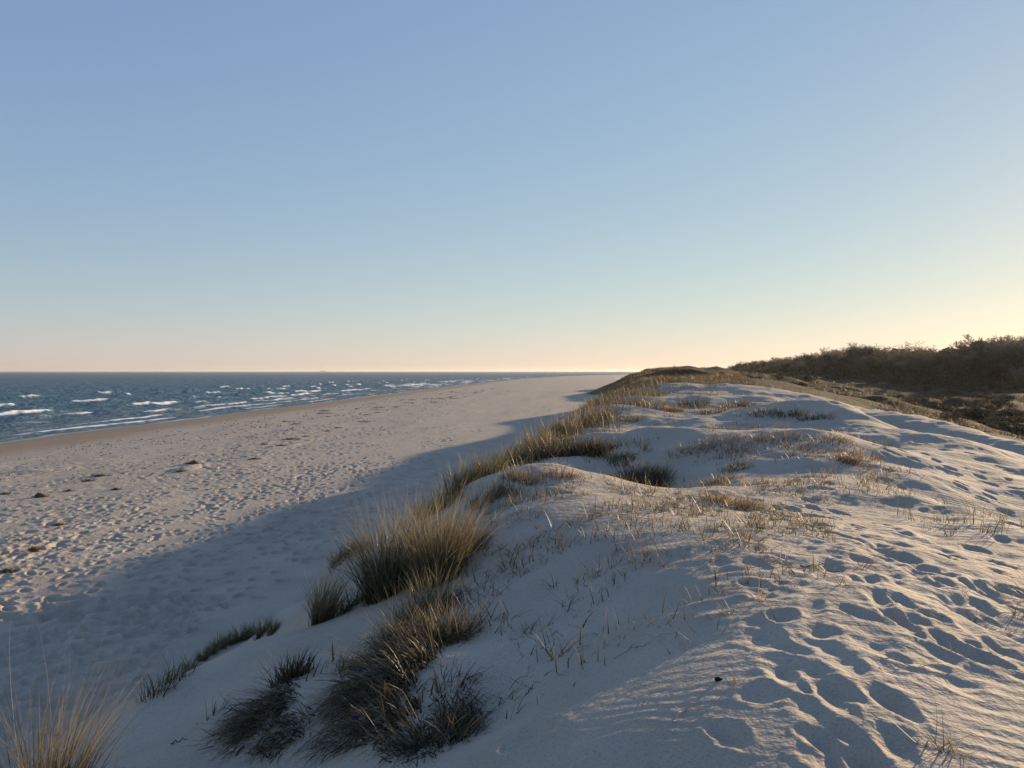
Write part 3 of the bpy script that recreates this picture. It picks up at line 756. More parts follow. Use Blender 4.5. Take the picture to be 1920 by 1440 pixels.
for (x, y, h, r, st, lb) in row:
    T(x, y, h, r, 260, st, lb, 'tussocks along the seaward crest', wind=.1, droop=.6, splay=.45, w=.0045)
T(905, 945, .34, .30, 300, 'straw', 'straw tussock on the near rim left of the lit mound', w=.005)
T(945, 922, .30, .30, 260, 'gold', 'golden tussock on the left shoulder of the lit mound', w=.005)
T(985, 905, .26, .34, 260, 'gold', 'golden tussock behind the top of the lit mound', w=.005)
T(1055, 893, .22, .30, 200, 'gold', 'low golden tuft on the crown of the lit mound', w=.005)
T(1200, 905, .56, .60, 1300, 'dark', 'dark tussock with golden top on the right side of the hollow', Y=15.4, droop=1.4, splay=.8, w=.0045)
T(1222, 872, .44, .45, 420, 'gold', 'golden tussock on the right rim of the hollow', Y=15.6, droop=1.0, w=.0045)
T(1165, 870, .34, .36, 240, 'green', 'green tussock at the back of the hollow', Y=16.6, w=.0045)
T(1060, 866, .60, .80, 1300, 'dark', 'dark tussock spread across the shaded left wall of the hollow', Y=17.6, droop=1.4, splay=1.0, w=.0045, ell=1.5)
T(1010, 876, .52, .55, 700, 'dark', 'small dark tussock left on the shaded wall of the hollow', Y=17.0, droop=1.2, splay=.8, w=.0045)
T(1110, 862, .48, .6, 700, 'dark', 'thin dark tuft at the back wall of the hollow', Y=17.4, droop=1.2, splay=.9, w=.0045)
T(1050, 840, .38, .40, 260, 'red', 'reddish tussock on the far rim of the hollow', w=.0045)
T(1395, 952, .20, .30, 420, 'gold', 'low golden cushion of grass right of the middle of the shelf', splay=.9, w=.0045)
T(1345, 940, .20, .26, 260, 'gold', 'low golden tuft left of the golden cushion', splay=.8, w=.0045)
T(1350, 905, .24, .42, 360, 'straw', 'greyish straw patch of grass behind the golden cushion', splay=.8, w=.0045)
T(1380, 880, .22, .36, 260, 'straw', 'straw patch of grass between the golden cushion and the golden row', splay=.8, w=.0045)
for k, x in enumerate([1300, 1345, 1395, 1450, 1505, 1555]):
    T(x + [0, 9, -8, 6, -6, 3][k], 838 - 2 * k + [10, -6, 12, -4, 10, -2][k], [.22, .28, .2, .3, .2, .24][k], [.34, .5, .3, .52, .36, .42][k], [170, 260, 150, 280, 160, 200][k], 'gold' if k != 2 else 'straw', ['leftmost golden tussock of the row across the middle dune', 'second golden tussock of the row across the middle dune', 'straw-coloured third tussock of the row across the middle dune',
      'fourth golden tussock of the row across the middle dune', 'fifth golden tussock of the row across the middle dune', 'rightmost golden tussock of the row across the middle dune'][k], 'golden row across the middle dune', splay=.8, ell=1.5, w=.0045)
T(1592, 866, .26, .26, 300, 'red', 'rusty red-brown tussock at the right end of the golden row', splay=.8, w=.0045)
for k, (x, y, st) in enumerate([(1180, 785, 'gold'), (1225, 768, 'gold'), (1262, 764, 'gold'), (1300, 762, 'green'), (1338, 764, 'gold'), (1385, 768, 'gold'), (1432, 772, 'gold'), (1480, 780, 'green'), (1530, 783, 'green')]):
    T(x, y + [6, -4, 8, 0, 10, -5, 6, 0, 4][k], [.36, .5, .3, .52, .34, .46, .3, .4, .34][k], [.5, .7, .4, .7, .5, .6, .5, .5, .5][k], 200, st, ['first', 'second', 'third', 'dark green fourth', 'fifth', 'sixth', 'seventh', 'thin green eighth', 'thin green last'][k] + ' tussock from the left in the row on the far swell', 'tussocks on the far swell', splay=.6, ell=1.4, w=.0042)
# out of frame on the right: the clumps whose long shadows lie across the corner
for k, (x, y, h, r, n) in enumerate([(2.9, 3.35, .34, .16, 60), (3.3, 3.7, .42, .2, 80), (3.45, 4.75, .5, .26, 200), (4.0, 5.3, .55, .3, 260), (2.6, 2.6, .30, .22, 60), (2.35, 2.75, .22, .2, 40), (4.6, 6.2, .5, .3, 200)]):
    T(960 + x / y * FPX, 0, h, r, n, 'straw', ['sparse straw tuft', 'straw tuft', 'thin tuft', 'tall straw tuft', 'short tuft', 'low tuft', 'loose straw tuft'][k] + ' at the right edge, %s the footprints' % ['in front of', 'level with', 'just behind', 'behind', 'in the corner below', 'nearest the corner by', 'farthest along'][k], 'tufts at the right edge', Y=y, w=.004)
0 and print('TUSSOCKS', [(o.get('label')[:34], [round(v, 1) for v in o.location]) for o in COL.objects if o.name.startswith('marram')])

# ------------------------------------------------------------------ sparse sprigs of grass, each on its own
def sprig_template(k, n, h, splay, style, droop, crown=.03, w=.0058):
    rs = np.random.default_rng(500 + k)
    a = rs.uniform(0, 2 * np.pi, n); rad = crown * np.sqrt(rs.random(n))
    root = np.stack([rad * np.cos(a), rad * np.sin(a), np.full(n, -.025)], 1)
    ca, cb, _ = style_cols(style, n, rs)
    return blade_mesh('sprig_blades', root, h * rs.uniform(.4, 1.1, n), w * rs.uniform(.7, 1.3, n), rs.uniform(0, 2 * np.pi, n), np.abs(rs.normal(splay, .25, n)), rs.gamma(2, droop / 2, n), (ca, cb), 4, rs)
TPL = {
 'flat': [sprig_template(k, 4 + 2 * k, .17 + .014 * k, .75, ['straw', 'pale', 'straw', 'gold', 'green', 'straw', 'pale', 'red'][k], 1.3) for k in range(8)],
 'up': [sprig_template(20 + k, 5 + k, .20 + .012 * k, .22, ['green', 'straw', 'green', 'straw', 'green', 'gold'][k], .6, .05) for k in range(6)],
 'big': [sprig_template(40 + k, 14 + 3 * k, .28 + .015 * k, .35, ['straw', 'gold', 'straw', 'green', 'gold'][k], .8, .14, .008) for k in range(5)]}
for ml in TPL.values():
    for me in ml: me.materials.append(M_GRASS)
def sprigs(kind, count, region, dens, label, group, s0=.7, s1=1.25, seed=1):
    rs = np.random.default_rng(seed); got = 0
    for _ in range(count * 60):
        x = rs.uniform(region[0], region[1]); y = rs.uniform(region[2], region[3])
        if rs.random() > dens(x, y): continue
        ti = rs.integers(len(TPL[kind])); o = bpy.data.objects.new('grass_sprig', TPL[kind][ti])
        COL.objects.link(o)
        o.location = (x, y, float(zfun(x, y))); o.rotation_euler = (rs.normal(0, .08), rs.normal(0, .08), rs.uniform(0, 6.28))
        sc = rs.uniform(s0, s1); o.scale = (sc, sc, sc)
        tone = {'flat': ['straw', 'pale', 'straw', 'golden', 'green', 'straw', 'pale', 'reddish'], 'up': ['green', 'straw', 'green', 'straw', 'green', 'golden'], 'big': ['straw', 'golden', 'straw', 'green', 'golden']}[kind][ti]
        mid_ = (region[2] + region[3]) / 2; mx_ = (region[0] + region[1]) / 2
        tag(o, tone + ' ' + label + (', nearer half' if y < mid_ else ', farther half') + (' on the left' if x < mx_ else ' on the right'), 'grass sprig', group)
        got += 1
        if got >= count: break
clump = lambda x, y, s: float(np.clip(.5 + 1.3 * noise(np.array([x / s]), np.array([y / s]), 301)[0], 0, 1))
shelf = lambda x, y: clump(x, y, 1.1) * math.exp(-((y - 7.6) / 2.6) ** 2) * (1 if -.55 + .0 * y < x < .38 * y else 0) * (1 if x < 2.9 else .25)
sprigs('flat', 130, (-.6, 3.4, 4.0, 11.4), shelf, 'dry sprig on the middle sand shelf', 'dry sprigs on the middle shelf', .8, 1.7, 2)
sprigs('up', 85, (3.6, 7.6, 7.2, 13.2), lambda x, y: clump(x, y, 1.0) * math.exp(-((x - 5.35) / .9) ** 2), 'upright shoot on the lit crest', 'upright shoots on the lit crest', .8, 1.5, 3)
sprigs('flat', 24, (1.3, 3.4, 2.9, 5.6), lambda x, y: .8 if x > 1.25 + .1 * y else .25, 'thin sprig in the bottom right corner', 'dry sprigs in the bottom right corner', .6, 1.1, 4)
sprigs('big', 50, (1.5, 9.5, 11.5, 26), lambda x, y: clump(x, y, 2.2) * (1 if x < .5 * y else 0), 'loose tuft on the middle dunes', 'loose tufts over the middle dunes', .6, 1.1, 5)

# named sprigs that stand out
def sprig_one(px, py, n, h, splay, style, droop, label, name='grass_sprig', w=.005, Y=None):
    _seed[0] += 1
    x, y = ground_at(px, py)
    me = sprig_template(_seed[0], n, h, splay, style, droop, .03, w); me.materials.append(M_GRASS)
    tag(link(name, me), label, 'grass sprig').location = (x, y, float(zfun(x, y)))
sprig_one(1085, 1092, 12, .24, .9, 'pale', 1.2, 'pale spiky sprig lying on the shaded middle of the shelf, left of two')
sprig_one(1122, 1082, 16, .22, .7, 'straw', .9, 'pale spiky sprig lying on the shaded middle of the shelf, right of two')
sprig_one(1225, 1170, 16, .08, .5, 'red', .4, 'tiny reddish brush-like sprig in the shaded foreground')
sprig_one(1190, 1180, 8, .09, .4, 'gold', .5, 'tiny golden sprig left of the reddish brush-like one')
sprig_one(1352, 1112, 18, .26, .6, 'pale', 2.2, 'bent pale straw sprig with drooping tips at the edge of the shade')
sprig_one(1368, 1150, 22, .18, .7, 'straw', 1.6, 'tangled straw sprig below the bent pale one')
sprig_one(955, 990, 18, .2, .7, 'pale', 1.2, 'pale bent sprig on the left rim of the shelf')
sprig_one(1385, 1285, 14, .09, .6, 'red', .5, 'low reddish sprig beside the black pebble')
sprig_one(1780, 1415, 26, .2, .7, 'straw', .9, 'spiky straw sprig at the bottom right among the ripples')
sprig_one(1745, 1400, 12, .2, .8, 'green', .5, 'thin green blades left of the spiky straw sprig at the bottom right')
sprig_one(1830, 1165, 16, .16, .4, 'green', .5, 'green sprig standing at the right edge of the lit footprints')

# ------------------------------------------------------------------ far grass and scrub: a mass nobody could count
def carpet(name, pts, per, h, w, style, spread_, label, seed):
    rs = np.random.default_rng(seed); n = len(pts) * per
    p = np.repeat(pts, per, 0) + rs.normal(0, 1, (n, 2)) * spread_
    dist = np.hypot(p[:, 0], p[:, 1])
    ca, cb, _ = style_cols(style, n, rs)
    tone = np.repeat(rs.uniform(.6, 1.25, len(pts)), per)[:, None]
    root = np.stack([p[:, 0], p[:, 1], zfun(p[:, 0], p[:, 1]) - .04], 1)
    me = blade_mesh(name, root, h * rs.uniform(.5, 1.2, n), w * np.clip(dist / 110, .4, 3) * rs.uniform(.6, 1.4, n), rs.uniform(0, 6.28, n), np.abs(rs.normal(.25, .25, n)), rs.gamma(2, .4, n), (ca * tone, cb * tone), 2, rs)
    return tag(link(name, me, M_GRASS), label, 'grass' if 'grass' in name else 'scrub', kind='stuff')
rs = np.random.default_rng(77)
def scatter(n, box, ok):
    out_ = np.zeros((0, 2))
    while len(out_) < n:
        q = np.stack([rs.uniform(box[0], box[1], n * 2), rs.uniform(box[2], box[3], n * 2)], 1)
        out_ = np.concatenate([out_, q[ok(q[:, 0], q[:, 1])]])
    return out_[:n]
pts = scatter(6500, (3, 90, 57, 270), lambda x, y: (x > np.interp(y, [55, 66, 95, 160, 225, 270], [5.5, 8.6, 12, 22, 32, 42])) & (x < 9 + .17 * y) & (rs.random(len(x)) < np.clip(.55 + noise(x / 7, y / 9, 61), 0, 1)) & (rs.random(len(x)) < 70 / y))
carpet('dune_grass', pts, 9, .50, .022, 'gold', .35, 'golden brown grass covering the far dune', 31)
pts = scatter(1700, (-1, 16, 14, 72), lambda x, y: (np.abs(x - np.interp(y, [14, 20, 26, 31, 43, 72], [-.5, .9, 2.2, 3.6, 6.0, 11.2])) < .5 + .04 * y) & (rs.random(len(x)) < np.clip(.5 + noise(x / 1.5, y / 2.5, 67), 0, 1)))
carpet('crest_grass', pts[:1250], 10, .62, .03, 'olive', .25, 'straw grass along the seaward crest in the distance', 32)
pts = scatter(8000, (18, 190, 46, 330), lambda x, y: (x > 17 + .17 * y) & (x < .9 * y) & (rs.random(len(x)) < np.clip(.62 + 1.6 * noise(x / 9, y / 12, 63), 0, 1)) & (rs.random(len(x)) < 60 / y))
carpet('valley_scrub', pts, 9, .60, .036, 'dark', .5, 'dark low scrub filling the hollow land behind the dunes', 33)
pts = scatter(2600, (18, 190, 46, 330), lambda x, y: (x > 18 + .18 * y) & (x < .9 * y) & (np.abs(fbm(x / 15 + 5, y / 19, 47, 2)) < .09) & (rs.random(len(x)) < 60 / y))
carpet('pale_valley_grass', pts[:1500], 9, .40, .03, 'olive', .4, 'pale dry grass on the hummocks behind the dunes', 34)

pts = scatter(520, (3, 20, 24, 57), lambda x, y: (x > .1 * y) & (x < .42 * y) & (noise(x / 3.5, y / 4.5, 69) > .10))
carpet('loose_tufts', pts, 9, .38, .028, 'gold', .3, 'loose tufts of thin grass over the far sand tops', 35)
pts = scatter(420, (1.2, 9, 10.5, 24), lambda x, y: (x < .5 * y) & (noise(x / 1.8, y / 1.8, 70) > .16))
carpet('thin_dune_grass', pts, 7, .22, .035, 'gold', .22, 'thin golden grass over the middle dunes', 36)
pts = scatter(4600, (-.7, 4.2, 4.0, 12), lambda x, y: (x < .42 * y) & (rs.random(len(x)) < np.exp(-((y - 8) / 2.9) ** 2)) & (noise(x / .8, y / .8, 72) > -.02))
def litter(name, pts, label, seed):
    rs = np.random.default_rng(seed); n = len(pts)
    ca, cb, _ = style_cols('olive', n, rs)
    root = np.stack([pts[:, 0], pts[:, 1], zfun(pts[:, 0], pts[:, 1]) + .002], 1)
    me = blade_mesh(name, root, rs.uniform(.05, .21, n), rs.uniform(.004, .008, n), rs.uniform(0, 6.28, n), rs.choice([.25, .9, 1.35], n) + rs.normal(0, .1, n), rs.gamma(2, .3, n), (ca, cb), 3, rs)
    tag(link(name, me, M_GRASS), label, 'grass', kind='stuff')
litter('sparse_grass', pts, 'thin dry blades and bits of straw on the shelf of sand', 37)

# ------------------------------------------------------------------ trees and shrubs behind the dunes
def simple_mat(name, c1, c2, scale=4.0, rough=.9, trans=0.0):
    m, nt, out = new_mat(name)
    t = N(nt, 'ShaderNodeTexCoord'); oi = N(nt, 'ShaderNodeObjectInfo')
    f = noise_n(nt, scale, 3, .6, t.outputs['Object'])
    col = ramp(nt, f, [(.3, c1), (.7, c2)])
    hs = N(nt, 'ShaderNodeHueSaturation'); nt.links.new(col, hs.inputs['Color'])
    mr = N(nt, 'ShaderNodeMapRange'); mr.inputs[3].default_value = .75; mr.inputs[4].default_value = 1.25
    nt.links.new(oi.outputs['Random'], mr.inputs[0]); nt.links.new(mr.outputs[0], hs.inputs['Value'])
    pb = N(nt, 'ShaderNodeBsdfPrincipled'); pb.inputs['Roughness'].default_value = rough; pb.inputs['Specular IOR Level'].default_value = .2
    nt.links.new(hs.outputs[0], pb.inputs['Base Color'])
    if trans:
        tl = N(nt, 'ShaderNodeBsdfTranslucent'); nt.links.new(hs.outputs[0], tl.inputs[0])
        mx = N(nt, 'ShaderNodeMixShader'); mx.inputs[0].default_value = trans
        nt.links.new(pb.outputs[0], mx.inputs[1]); nt.links.new(tl.outputs[0], mx.inputs[2]); nt.links.new(mx.outputs[0], out.inputs[0])
    else:
        nt.links.new(pb.outputs[0], out.inputs[0])
    return m
M_BARK = simple_mat('bark', (.045, .036, .028), (.10, .085, .07), 3)
M_TWIG = simple_mat('bare_twigs', (.12, .105, .082), (.20, .175, .14), 2, .9, .3)
M_NEEDLE = simple_mat('evergreen_leaves', (.042, .047, .026), (.10, .10, .055), 1.5, .8, .35)
M_SHRUB = simple_mat('shrub_leaves', (.045, .043, .026), (.11, .095, .06), 1.5, .85, .2)

def tubes(segs, sides=4):
    """tapered limbs: (p0, p1, r0, r1) -> verts, quads"""
    V = []; Q = []
    for p0, p1, r0, r1 in segs:
        p0 = Vector(p0); p1 = Vector(p1); d = (p1 - p0).normalized()
        a = d.orthogonal().normalized(); b = d.cross(a); o = len(V)
        for p, r in ((p0, r0), (p1, r1)):
            for k in range(sides):
                an = 2 * math.pi * k / sides
                V.append(p + (a * math.cos(an) + b * math.sin(an)) * r)
        for k in range(sides):
            Q.append((o + k, o + (k + 1) % sides, o + sides + (k + 1) % sides, o + sides + k))
    return V, Q

def bare_tree(seed, H=8.0):
    r = random.Random(seed); limbs = []; twigs = []
    def grow(p, d, L, rad, lev):
        n = 3 if lev < 2 else 2; q = p
        for i in range(n):
            d2 = (d + Vector((r.gauss(0, .16), r.gauss(0, .16), r.gauss(.05, .10)))).normalized()
            e = q + d2 * (L / n)
            r0 = rad * (1 - .5 * i / n); r1 = rad * (1 - .5 * (i + 1) / n)
            (limbs if lev < 3 else twigs).append((q, e, r0, r1)); q = e; d = d2
            if lev < 4 and (i > 0 or lev > 0):
                for _ in range(3 if lev < 3 else 4):
                    az = r.uniform(0, 6.28); sp = r.uniform(.45, 1.0)
                    s = (d2 * math.cos(sp) + Vector((math.cos(az), math.sin(az), .15)) * math.sin(sp)).normalized()
                    grow(q, s, L * r.uniform(.48, .68), r1 * .55, lev + 1)
    grow(Vector((0, 0, -.3)), Vector((r.gauss(0, .06), r.gauss(0, .06), 1)), H * .40, H * .022, 0)
    tv, tq = tubes(limbs)
    bv = []; bt = []
    for p0, p1, r0, r1 in twigs:
        d = (p1 - p0); s = d.orthogonal().normalized() * .032
        o = len(bv); bv += [p0 - s, p0 + s, p1]; bt.append((o, o + 1, o + 2))
    return mesh_from('tree_trunk', [tuple(v) for v in tv], tq), mesh_from('tree_crown', [tuple(v) for v in bv], None, bt, False)

def leaf_cloud(name, rs, n, lobes, size):
    k = rs.integers(len(lobes), size=n)
    lb = np.array(lobes)[k]
    d = rs.normal(0, 1, (n, 3)); d /= np.linalg.norm(d, axis=1)[:, None]
    rad = rs.random(n) ** .45
    c = lb[:, :3] + d * rad[:, None] * lb[:, 3:6]
    u = rs.normal(0, 1, (n, 3)); u /= np.linalg.norm(u, axis=1)[:, None]
    v = np.cross(u, rs.normal(0, 1, (n, 3))); v /= np.linalg.norm(v, axis=1)[:, None]
    s = size * rs.uniform(.5, 1.4, (n, 1))
    V = np.stack([c - u * s, c + v * s * .5, c + u * s, c - v * s * .5], 1).reshape(-1, 3)
    return mesh_from(name, V, np.arange(4 * n).reshape(-1, 4), None, False)

def evergreen(seed, H=7.5):
    rs = np.random.default_rng(seed); r = random.Random(seed)
    segs = [((0, 0, -.3), (r.gauss(0, .2), r.gauss(0, .2), H * .75), H * .022, H * .008)]; lobes = []
    for k in range(11):
        z = H * (.22 + .75 * (k + r.random() * .8) / 11); a = r.uniform(0, 6.28); q = H * .22 * (1.05 - .6 * (z / H) ** 2) * r.uniform(.4, 1)
        p = (q * math.cos(a), q * math.sin(a), z)
        segs.append(((0, 0, z - H * .1), p, H * .008, H * .003))
        lobes.append((*p, H * r.uniform(.10, .17), H * r.uniform(.10, .17), H * r.uniform(.06, .10)))
    tv, tq = tubes(segs)
    return mesh_from('tree_trunk', [tuple(v) for v in tv], tq), leaf_cloud('tree_crown', rs, 1300, lobes, .20)

def shrub_mesh(seed):
    rs = np.random.default_rng(seed); r = random.Random(seed); segs = []; lobes = []
    for k in range(7):
        a = r.uniform(0, 6.28); q = r.uniform(.1, .8); p = (q * math.cos(a), q * math.sin(a), r.uniform(.35, .8))
        segs.append(((0, 0, -.1), p, .03, .012)); lobes.append((*p, r.uniform(.3, .5), r.uniform(.3, .5), r.uniform(.2, .35)))
    tv, tq = tubes(segs)
    return mesh_from('shrub_stems', [tuple(v) for v in tv], tq), leaf_cloud('shrub_foliage', rs, 420, lobes, .10)

BARE = [bare_tree(900 + k) for k in range(4)]; EVER = [evergreen(950 + k) for k in range(4)]; SHRUB = [shrub_mesh(980 + k) for k in range(4)]
for a, b in BARE: a.materials.append(M_BARK); b.materials.append(M_TWIG)
for a, b in EVER: a.materials.append(M_BARK); b.materials.append(M_NEEDLE)
for a, b in SHRUB: a.materials.append(M_BARK); b.materials.append(M_SHRUB)
def top_of(pair): return max(max(v.co.z for v in me.vertices) for me in pair)
TOPS = {}
def plant(name, pair, x, y, h, h0, names, label, cat, group, wide=1.0, rz=0.0):
    k_ = pair[1].name
    if k_ not in TOPS: TOPS[k_] = top_of(pair)
    e = empty(name, (x, y, float(zfun(x, y)))); s = h / (TOPS[k_] * .97)
    e.scale = (s * wide, s * wide, s); e.rotation_euler[2] = rz
    for nm, me in zip(names, pair):
        link(nm, me, None, e)
    return tag(e, label, cat, group)
SKY_PX = [1320, 1345, 1400, 1450, 1500, 1550, 1600, 1650, 1700, 1750, 1800, 1860, 1920, 2100, 2500]
SKY_PY = [697, 693, 682, 677, 671, 664, 657, 651, 645, 646, 646, 636, 638, 634, 624]
BACK_Y = [310, 300, 285, 270, 260, 255, 245, 235, 222, 210, 200, 192, 182, 165, 140]
rs = np.random.default_rng(5); r5 = random.Random(5)
nb = ne = 0
def where(px, f):
    return ('on the skyline' if f > .92 else 'in the depth' if f > .86 else 'along the front edge') + ' of the wood, ' + ('at its far left end' if px < 1480 else 'left of its middle' if px < 1630 else 'right of its middle' if px < 1780 else 'near the right picture edge')
for k in range(1500):
    px = rs.uniform(1372, 2250); Yb = float(np.interp(px, SKY_PX, BACK_Y)); Y = Yb * rs.uniform(.76, 1.10)
    x = (px - 960) / FPX * Y; g = float(zfun(x, Y))
    ztop = CAM_Z + (696 - np.interp(px, SKY_PX, SKY_PY)) / FPX * Yb
    h = min(rs.uniform(6.5, 10.0), ztop - g + rs.normal(0, .25)) * (1 if Y > .84 * Yb else rs.uniform(.45, .85))
    if h < 1.3: continue
    if px > 1960 and rs.random() < .55: continue
    if rs.random() < .5 and ne < 230:
        ne += 1
        plant('evergreen_tree', EVER[rs.integers(4)], x, Y, h * .9, 7.6, ('trunk', 'crown'), ('tall' if h > 5 else 'low') + ' dark evergreen ' + where(px, Y / Yb), 'tree', 'evergreens of the wood', rs.uniform(1.1, 1.7), rs.uniform(0, 6.3))
    elif nb < 230:
        nb += 1
        plant('bare_tree', BARE[rs.integers(4)], x, Y, h * 1.08, 8.2, ('trunk', 'crown'), ('tall' if h > 5 else 'low') + ' grey-brown leafless tree ' + where(px, Y / Yb), 'tree', 'leafless trees of the wood', rs.uniform(1.0, 1.5), rs.uniform(0, 6.3))
for px, py, Y, h, lb in [(1868, 630, 196, 9.6, 'tallest round-headed leafless tree breaking the skyline near the right edge'), (1915, 634, 192, 8.5, 'round leafless tree at the very right end of the skyline'),
                         (1735, 640, 222, 7.5, 'leafless tree rising above the middle of the wooded skyline'), (1402, 676, 380, 7.0, 'small leafless tree at the left shoulder of the wood')]:
    x = (px - 960) / FPX * Y; g = float(zfun(x, Y)); top = CAM_Z + (696 - py) / FPX * Y
    plant('bare_tree', BARE[0], x, Y, max(4, top - g), 8.2, ('trunk', 'crown'), lb, 'tree', None, 1.5, px)
q_ = []
for k in range(5200):
    px = rs.uniform(1385, 2250); Yb = float(np.interp(px, SKY_PX, BACK_Y)); Y = Yb * rs.uniform(.73, 1.08); x = (px - 960) / FPX * Y
    q_.append((x, Y, float(zfun(x, Y)) + rs.uniform(.3, 2.2), 1.3, 1.3, 1.0))
tag(link('wood_undergrowth', leaf_cloud('wood_undergrowth', rs, 26000, q_, .32), M_SHRUB), 'tangled brown undergrowth filling the wood', 'undergrowth', kind='stuff')
nsh = 0
for k in range(1200):
    px = rs.uniform(1400, 2050); Y = rs.uniform(62, 300)
    x = (px - 960) / FPX * Y
    if x < 20 + .19 * Y or rs.random() > 70 / Y or noise(np.array([x / 14]), np.array([Y / 14]), 63)[0] < -.05: continue
    hs_ = rs.uniform(.6, 1.5); plant('low_shrub', SHRUB[rs.integers(4)], x, Y, hs_, 1.0, ('stems', 'foliage'), ('small' if hs_ < 1 else 'larger') + ' dark shrub in the hollow land, ' + ('far off behind the sand tops' if Y > 150 else 'midway to the wood' if Y > 95 else 'just beyond the sand edge') + (' on the left' if px < 1650 else ' on the right'), 'shrub', 'shrubs in the hollow land', rs.uniform(1.0, 1.9), rs.uniform(0, 6.3))
    nsh += 1
    if nsh >= 210: break

# ------------------------------------------------------------------ wrack and bits on the beach
M_WRACK = simple_mat('dried_wrack', (.05, .034, .02), (.19, .13, .07), 9)
def wrack(px, py, w, h, label, group='clumps of wrack on the beach', Y=None):
    _seed[0] += 1; rs = np.random.default_rng(_seed[0])
    if Y is None: x, y = ground_at(px, py)
    else: x, y = (px - 960) / FPX * Y, Y
    z = float(zfun(x, y)); e = empty('wrack_clump', (x, y, z)); w *= .78
    nu, nv = 14, 6
    th_ = np.linspace(0, 2 * np.pi, nu, endpoint=False); ph = np.linspace(0, np.pi / 2, nv)
    TT, PP = np.meshgrid(th_, ph)
    lump = 1 + .5 * noise(np.cos(TT) * 1.7 + _seed[0], np.sin(TT) * 1.7 + PP * 1.5, 7) + .3 * noise(np.cos(TT) * 5 + _seed[0], np.sin(TT) * 5 + PP * 4, 8)
    V = np.stack([np.cos(TT) * np.cos(PP) * w * .5 * lump, np.sin(TT) * np.cos(PP) * w * .3 * lump, np.sin(PP) * h * .6 * lump * (1 + .9 * noise(np.cos(TT) * 2 + _seed[0], PP * 3, 9)) - .03], -1).reshape(-1, 3)
    Q = [(i * nu + j, i * nu + (j + 1) % nu, (i + 1) * nu + (j + 1) % nu, (i + 1) * nu + j) for i in range(nv - 1) for j in range(nu)]
    link('weed_heap', mesh_from('weed_heap', V, Q), M_WRACK, e)
    n = 170; a = rs.uniform(0, 6.28, n); q = np.sqrt(rs.random(n))
    root = np.stack([np.cos(a) * q * w * .75, np.sin(a) * q * w * .45, np.clip(1 - 1.5 * q, 0, 1) * h * .6], 1)
    v = rs.uniform(.6, 1.3, (n, 1))
    me = blade_mesh('strands', root, np.full(n, .12 + w * .22) * rs.uniform(.5, 1.3, n), np.full(n, .018), rs.uniform(0, 6.28, n), rs.uniform(.7, 1.5, n), rs.uniform(0, 1.2, n), (np.array([[.07, .045, .025]]) * v, np.array([[.24, .16, .085]]) * v), 3, rs)
    tag(link('strands', me, M_GRASS, e), kind='stuff')
    tag(e, label, 'seaweed', group)
for a in [(362, 870, .95, .30, 'largest golden-brown heap of wrack on the lit beach'), (75, 932, .62, .28, 'brown block of wrack with a long blue shadow near the left edge'),
          (128, 922, .40, .14, 'small dark clump of wrack right of the brown block'), (187, 893, .90, .16, 'wide ragged strip of wrack on the upper lit beach at the left'),
          (165, 902, .55, .12, 'flat dark clump at the lower end of the ragged wrack strip'), (218, 919, .45, .16, 'small dark clump of wrack standing alone below the ragged strip'),
          (338, 884, .55, .13, 'low brown streak of wrack under the largest heap'), (545, 824, 1.3, .18, 'long dark strip of wrack in the middle of the beach'),
          (528, 836, .9, .12, 'flat dark clump in front of the long strip of wrack'), (573, 819, .5, .15, 'small dark clump at the right end of the long strip'),
          (496, 834, .5, .13, 'small dark clump left of the long strip of wrack'), (614, 809, .6, .15, 'dark clump of wrack up the beach from the long strip'),
          (632, 803, .6, .14, 'dark speck of wrack next above the long strip'), (476, 861, .6, .14, 'lone pointed dark clump below the long strip'),
          (64, 1032, .34, .12, 'pale brown tuft of wrack by the left edge near the shade'), (14, 1074, .36, .12, 'brown twiggy clump of wrack at the left picture edge'),
          (10, 927, .4, .1, 'little dark clump of wrack cut by the left edge'), (110, 985, .4, .1, 'dark clump of wrack on a small sand mound at the left')]:
    wrack(*a)
rs = np.random.default_rng(66)
for k in range(40):
    Y = rs.uniform(80, 240); s = rs.uniform(20, 34)
    x = float(np.interp(Y, WL_Y, WL_X)) + s
    wrack(960 + x / Y * FPX, 0, rs.uniform(.5, 1.6), rs.uniform(.05, .14), 'tiny dark clump of wrack strewn far along the lit beach', 'far clumps of wrack', Y=Y)

n = 5200; rs = np.random.default_rng(88)
yy = 14 * np.exp(2.75 * rs.uniform(0, 1, n) ** 1.25); so = np.where(rs.random(n) < .55, rs.choice([19.5, 24.5, 30.0], n) + rs.normal(0, 1.1, n) + 1.5 * noise(yy / 17, yy * 0 + .5, 207), rs.uniform(15, 40, n))
xx = np.interp(yy, WL_Y, WL_X) + so
ok = (np.abs(xx) < .8 * yy) & (noise(xx / 2.5, yy / 9, 208) > -.15); xx = xx[ok]; yy = yy[ok]; n = len(xx)
c = np.stack([xx, yy, zfun(xx, yy)], 1); sz = rs.uniform(.015, .065, n) * rs.uniform(.6, 1.3, n) * np.clip(yy / 45, .6, 1.7); an = rs.uniform(0, 6.28, n)
tri = np.stack([c + np.stack([np.cos(an + t) * sz * (1.6 if k == 0 else 1), np.sin(an + t) * sz, sz * (.7 if k == 0 else 0) - .004], 1) for k, t in enumerate((0, 2.2, 4.1))] + [c + np.stack([sz * 0, sz * 0, sz * .8], 1)], 1).reshape(-1, 3)
b4 = np.arange(n)[:, None] * 4
me = mesh_from('beach_debris', tri, None, np.concatenate([b4 + np.array([[0, 1, 3]]), b4 + np.array([[1, 2, 3]]), b4 + np.array([[2, 0, 3]])], 0), False)
